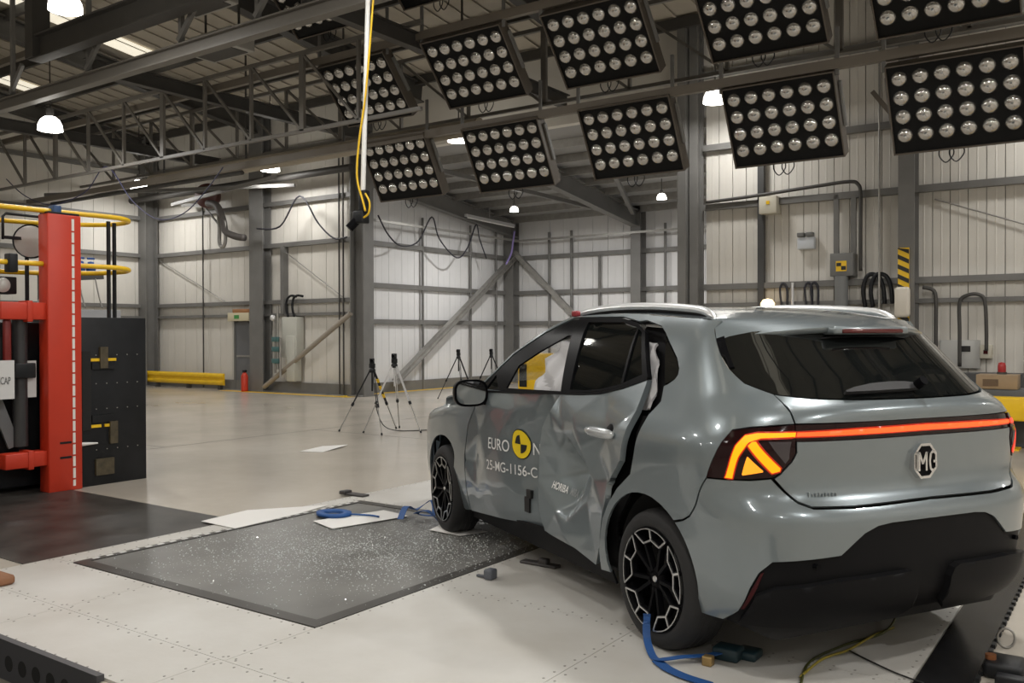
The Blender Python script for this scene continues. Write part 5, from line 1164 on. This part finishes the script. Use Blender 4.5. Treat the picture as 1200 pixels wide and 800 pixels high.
WW = MB(); WW.bevbox((-3.20, 15.02, 1.72), (-2.97, 15.13, 2.2), .05); tag(WW.build('hose_cover', mat('cover_white', (.60,.56,.49), .6), None, True), 'off white bag strapped over the lower hazard stripes', 'cover')
wallbox('white_cabinet', -3.86, -3.52, 1.40, 1.89, mat('cabinet_white', (.55,.55,.52), .5), 'small white cabinet on the wall just above the car roof', 'cabinet', .2)
tag(MB().tube(smooth_path([(-2.66,15.42,.9),(-2.66,15.42,1.6),(-2.66,15.42,2.0),(-2.7,15.42,2.15),(-2.85,15.4,2.2)],5), .03, 8).build('wall_pipe', STEELD, None, True), 'dark pipe with bent top right of the hazard column', 'pipe')
tag(MB().tube(smooth_path([(-2.32,15.42,.95),(-2.32,15.42,1.5),(-2.32,15.42,1.95),(-2.2,15.42,2.06),(-2.05,15.42,2.06),(-1.97,15.42,1.95),(-1.95,15.42,1.5),(-1.95,15.42,1.2)],5), .028, 8).build('wall_pipe', STEELD, None, True), 'dark hoop shaped pipe above the white switch panel', 'pipe')
WP_ = wallbox('switch_panel', -2.62, -2.05, .92, 1.36, mat('panel_white', (.52,.52,.5), .5), 'white switch panel on the wall above the cardboard box', 'panel', .08, [('switch', -2.34, -2.18, 1.18, 1.27, BLACKPR)])
wallbox('isolator', -2.04, -1.88, 1.08, 1.29, CREAM, 'small cream isolator with red knob right of the switch panel', 'switch', .16, [('red_knob', -1.99, -1.93, 1.15, 1.21, REFL)])
tag(MB().box((-3.9, 14.65, 0), (-1.4, 15.12, .88)).build('work_bench', mat('bench_dark', (.06,.062,.065), .6), None, True), 'long dark bench along the right wall behind the car', 'bench')
AL = root('warm_wall_lamp', (-5.32, 15.3, 1.9), 'small glowing amber lamp just above the car roof', 'lamp'); MB().lathe([(.0,.11),(.08,.09),(.12,.03),(.12,-.02),(.0,-.02)], (-5.32, 15.3, 1.97), (0,0,1), 18).build('globe', mat('warm_globe', (.9,.7,.4), .4, emit=(1.0,.72,.38), estr=2.2), AL); MB().cyl((-5.32,15.5,1.9),(-5.32,15.3,1.94), .03, 8).build('bracket', STEELD, AL)
for i, (x, lb) in enumerate(((-5.15, 'left of the white pipe'), (-4.72, 'right of the white pipe'), (-4.62, 'nearest the grey duct pipe'))):
    tag(MB().tube(smooth_path([(x,15.44,1.6),(x+.02,15.44,1.95),(x,15.44,2.25),(x+.06,15.44,2.34),(x+.12,15.46,2.2),(x+.10,15.46,1.7)],5), .02, 6).build('wall_cable', mat('cable_dark', (.02,.02,.03), .5), None, True), 'dark looped wall cable above the car roof, '+lb, 'cable')
tag(MB().cyl((-4.93, 15.44, 1.5), (-4.93, 15.44, 2.35), .025, 8).build('white_pipe', ALU, None, True), 'short white pipe on the wall above the car roof', 'pipe')
for i, x in enumerate((-3.72, -3.60)):
    tag(MB().tube(smooth_path([(x,15.4,1.9),(x-.03,15.38,2.2),(x+.05,15.38,2.42),(x+.2,15.4,2.40),(x+.28,15.4,2.2),(x+.3,15.4,1.95)],5), .035, 8).build('wall_hose', BLACKST, None, True), ('thick black hose arching above the white wall cabinet', 'second black hose arching right above the white wall cabinet')[i], 'hose')
tag(MB().bar((-3.55,15.15,5.35), (-3.12,15.15,4.75), .07, .07).build('strut', mat('brown_strut', (.12,.10,.08), .6), None, True), 'short brown strut leaning on the column below the floodlights', 'strut')
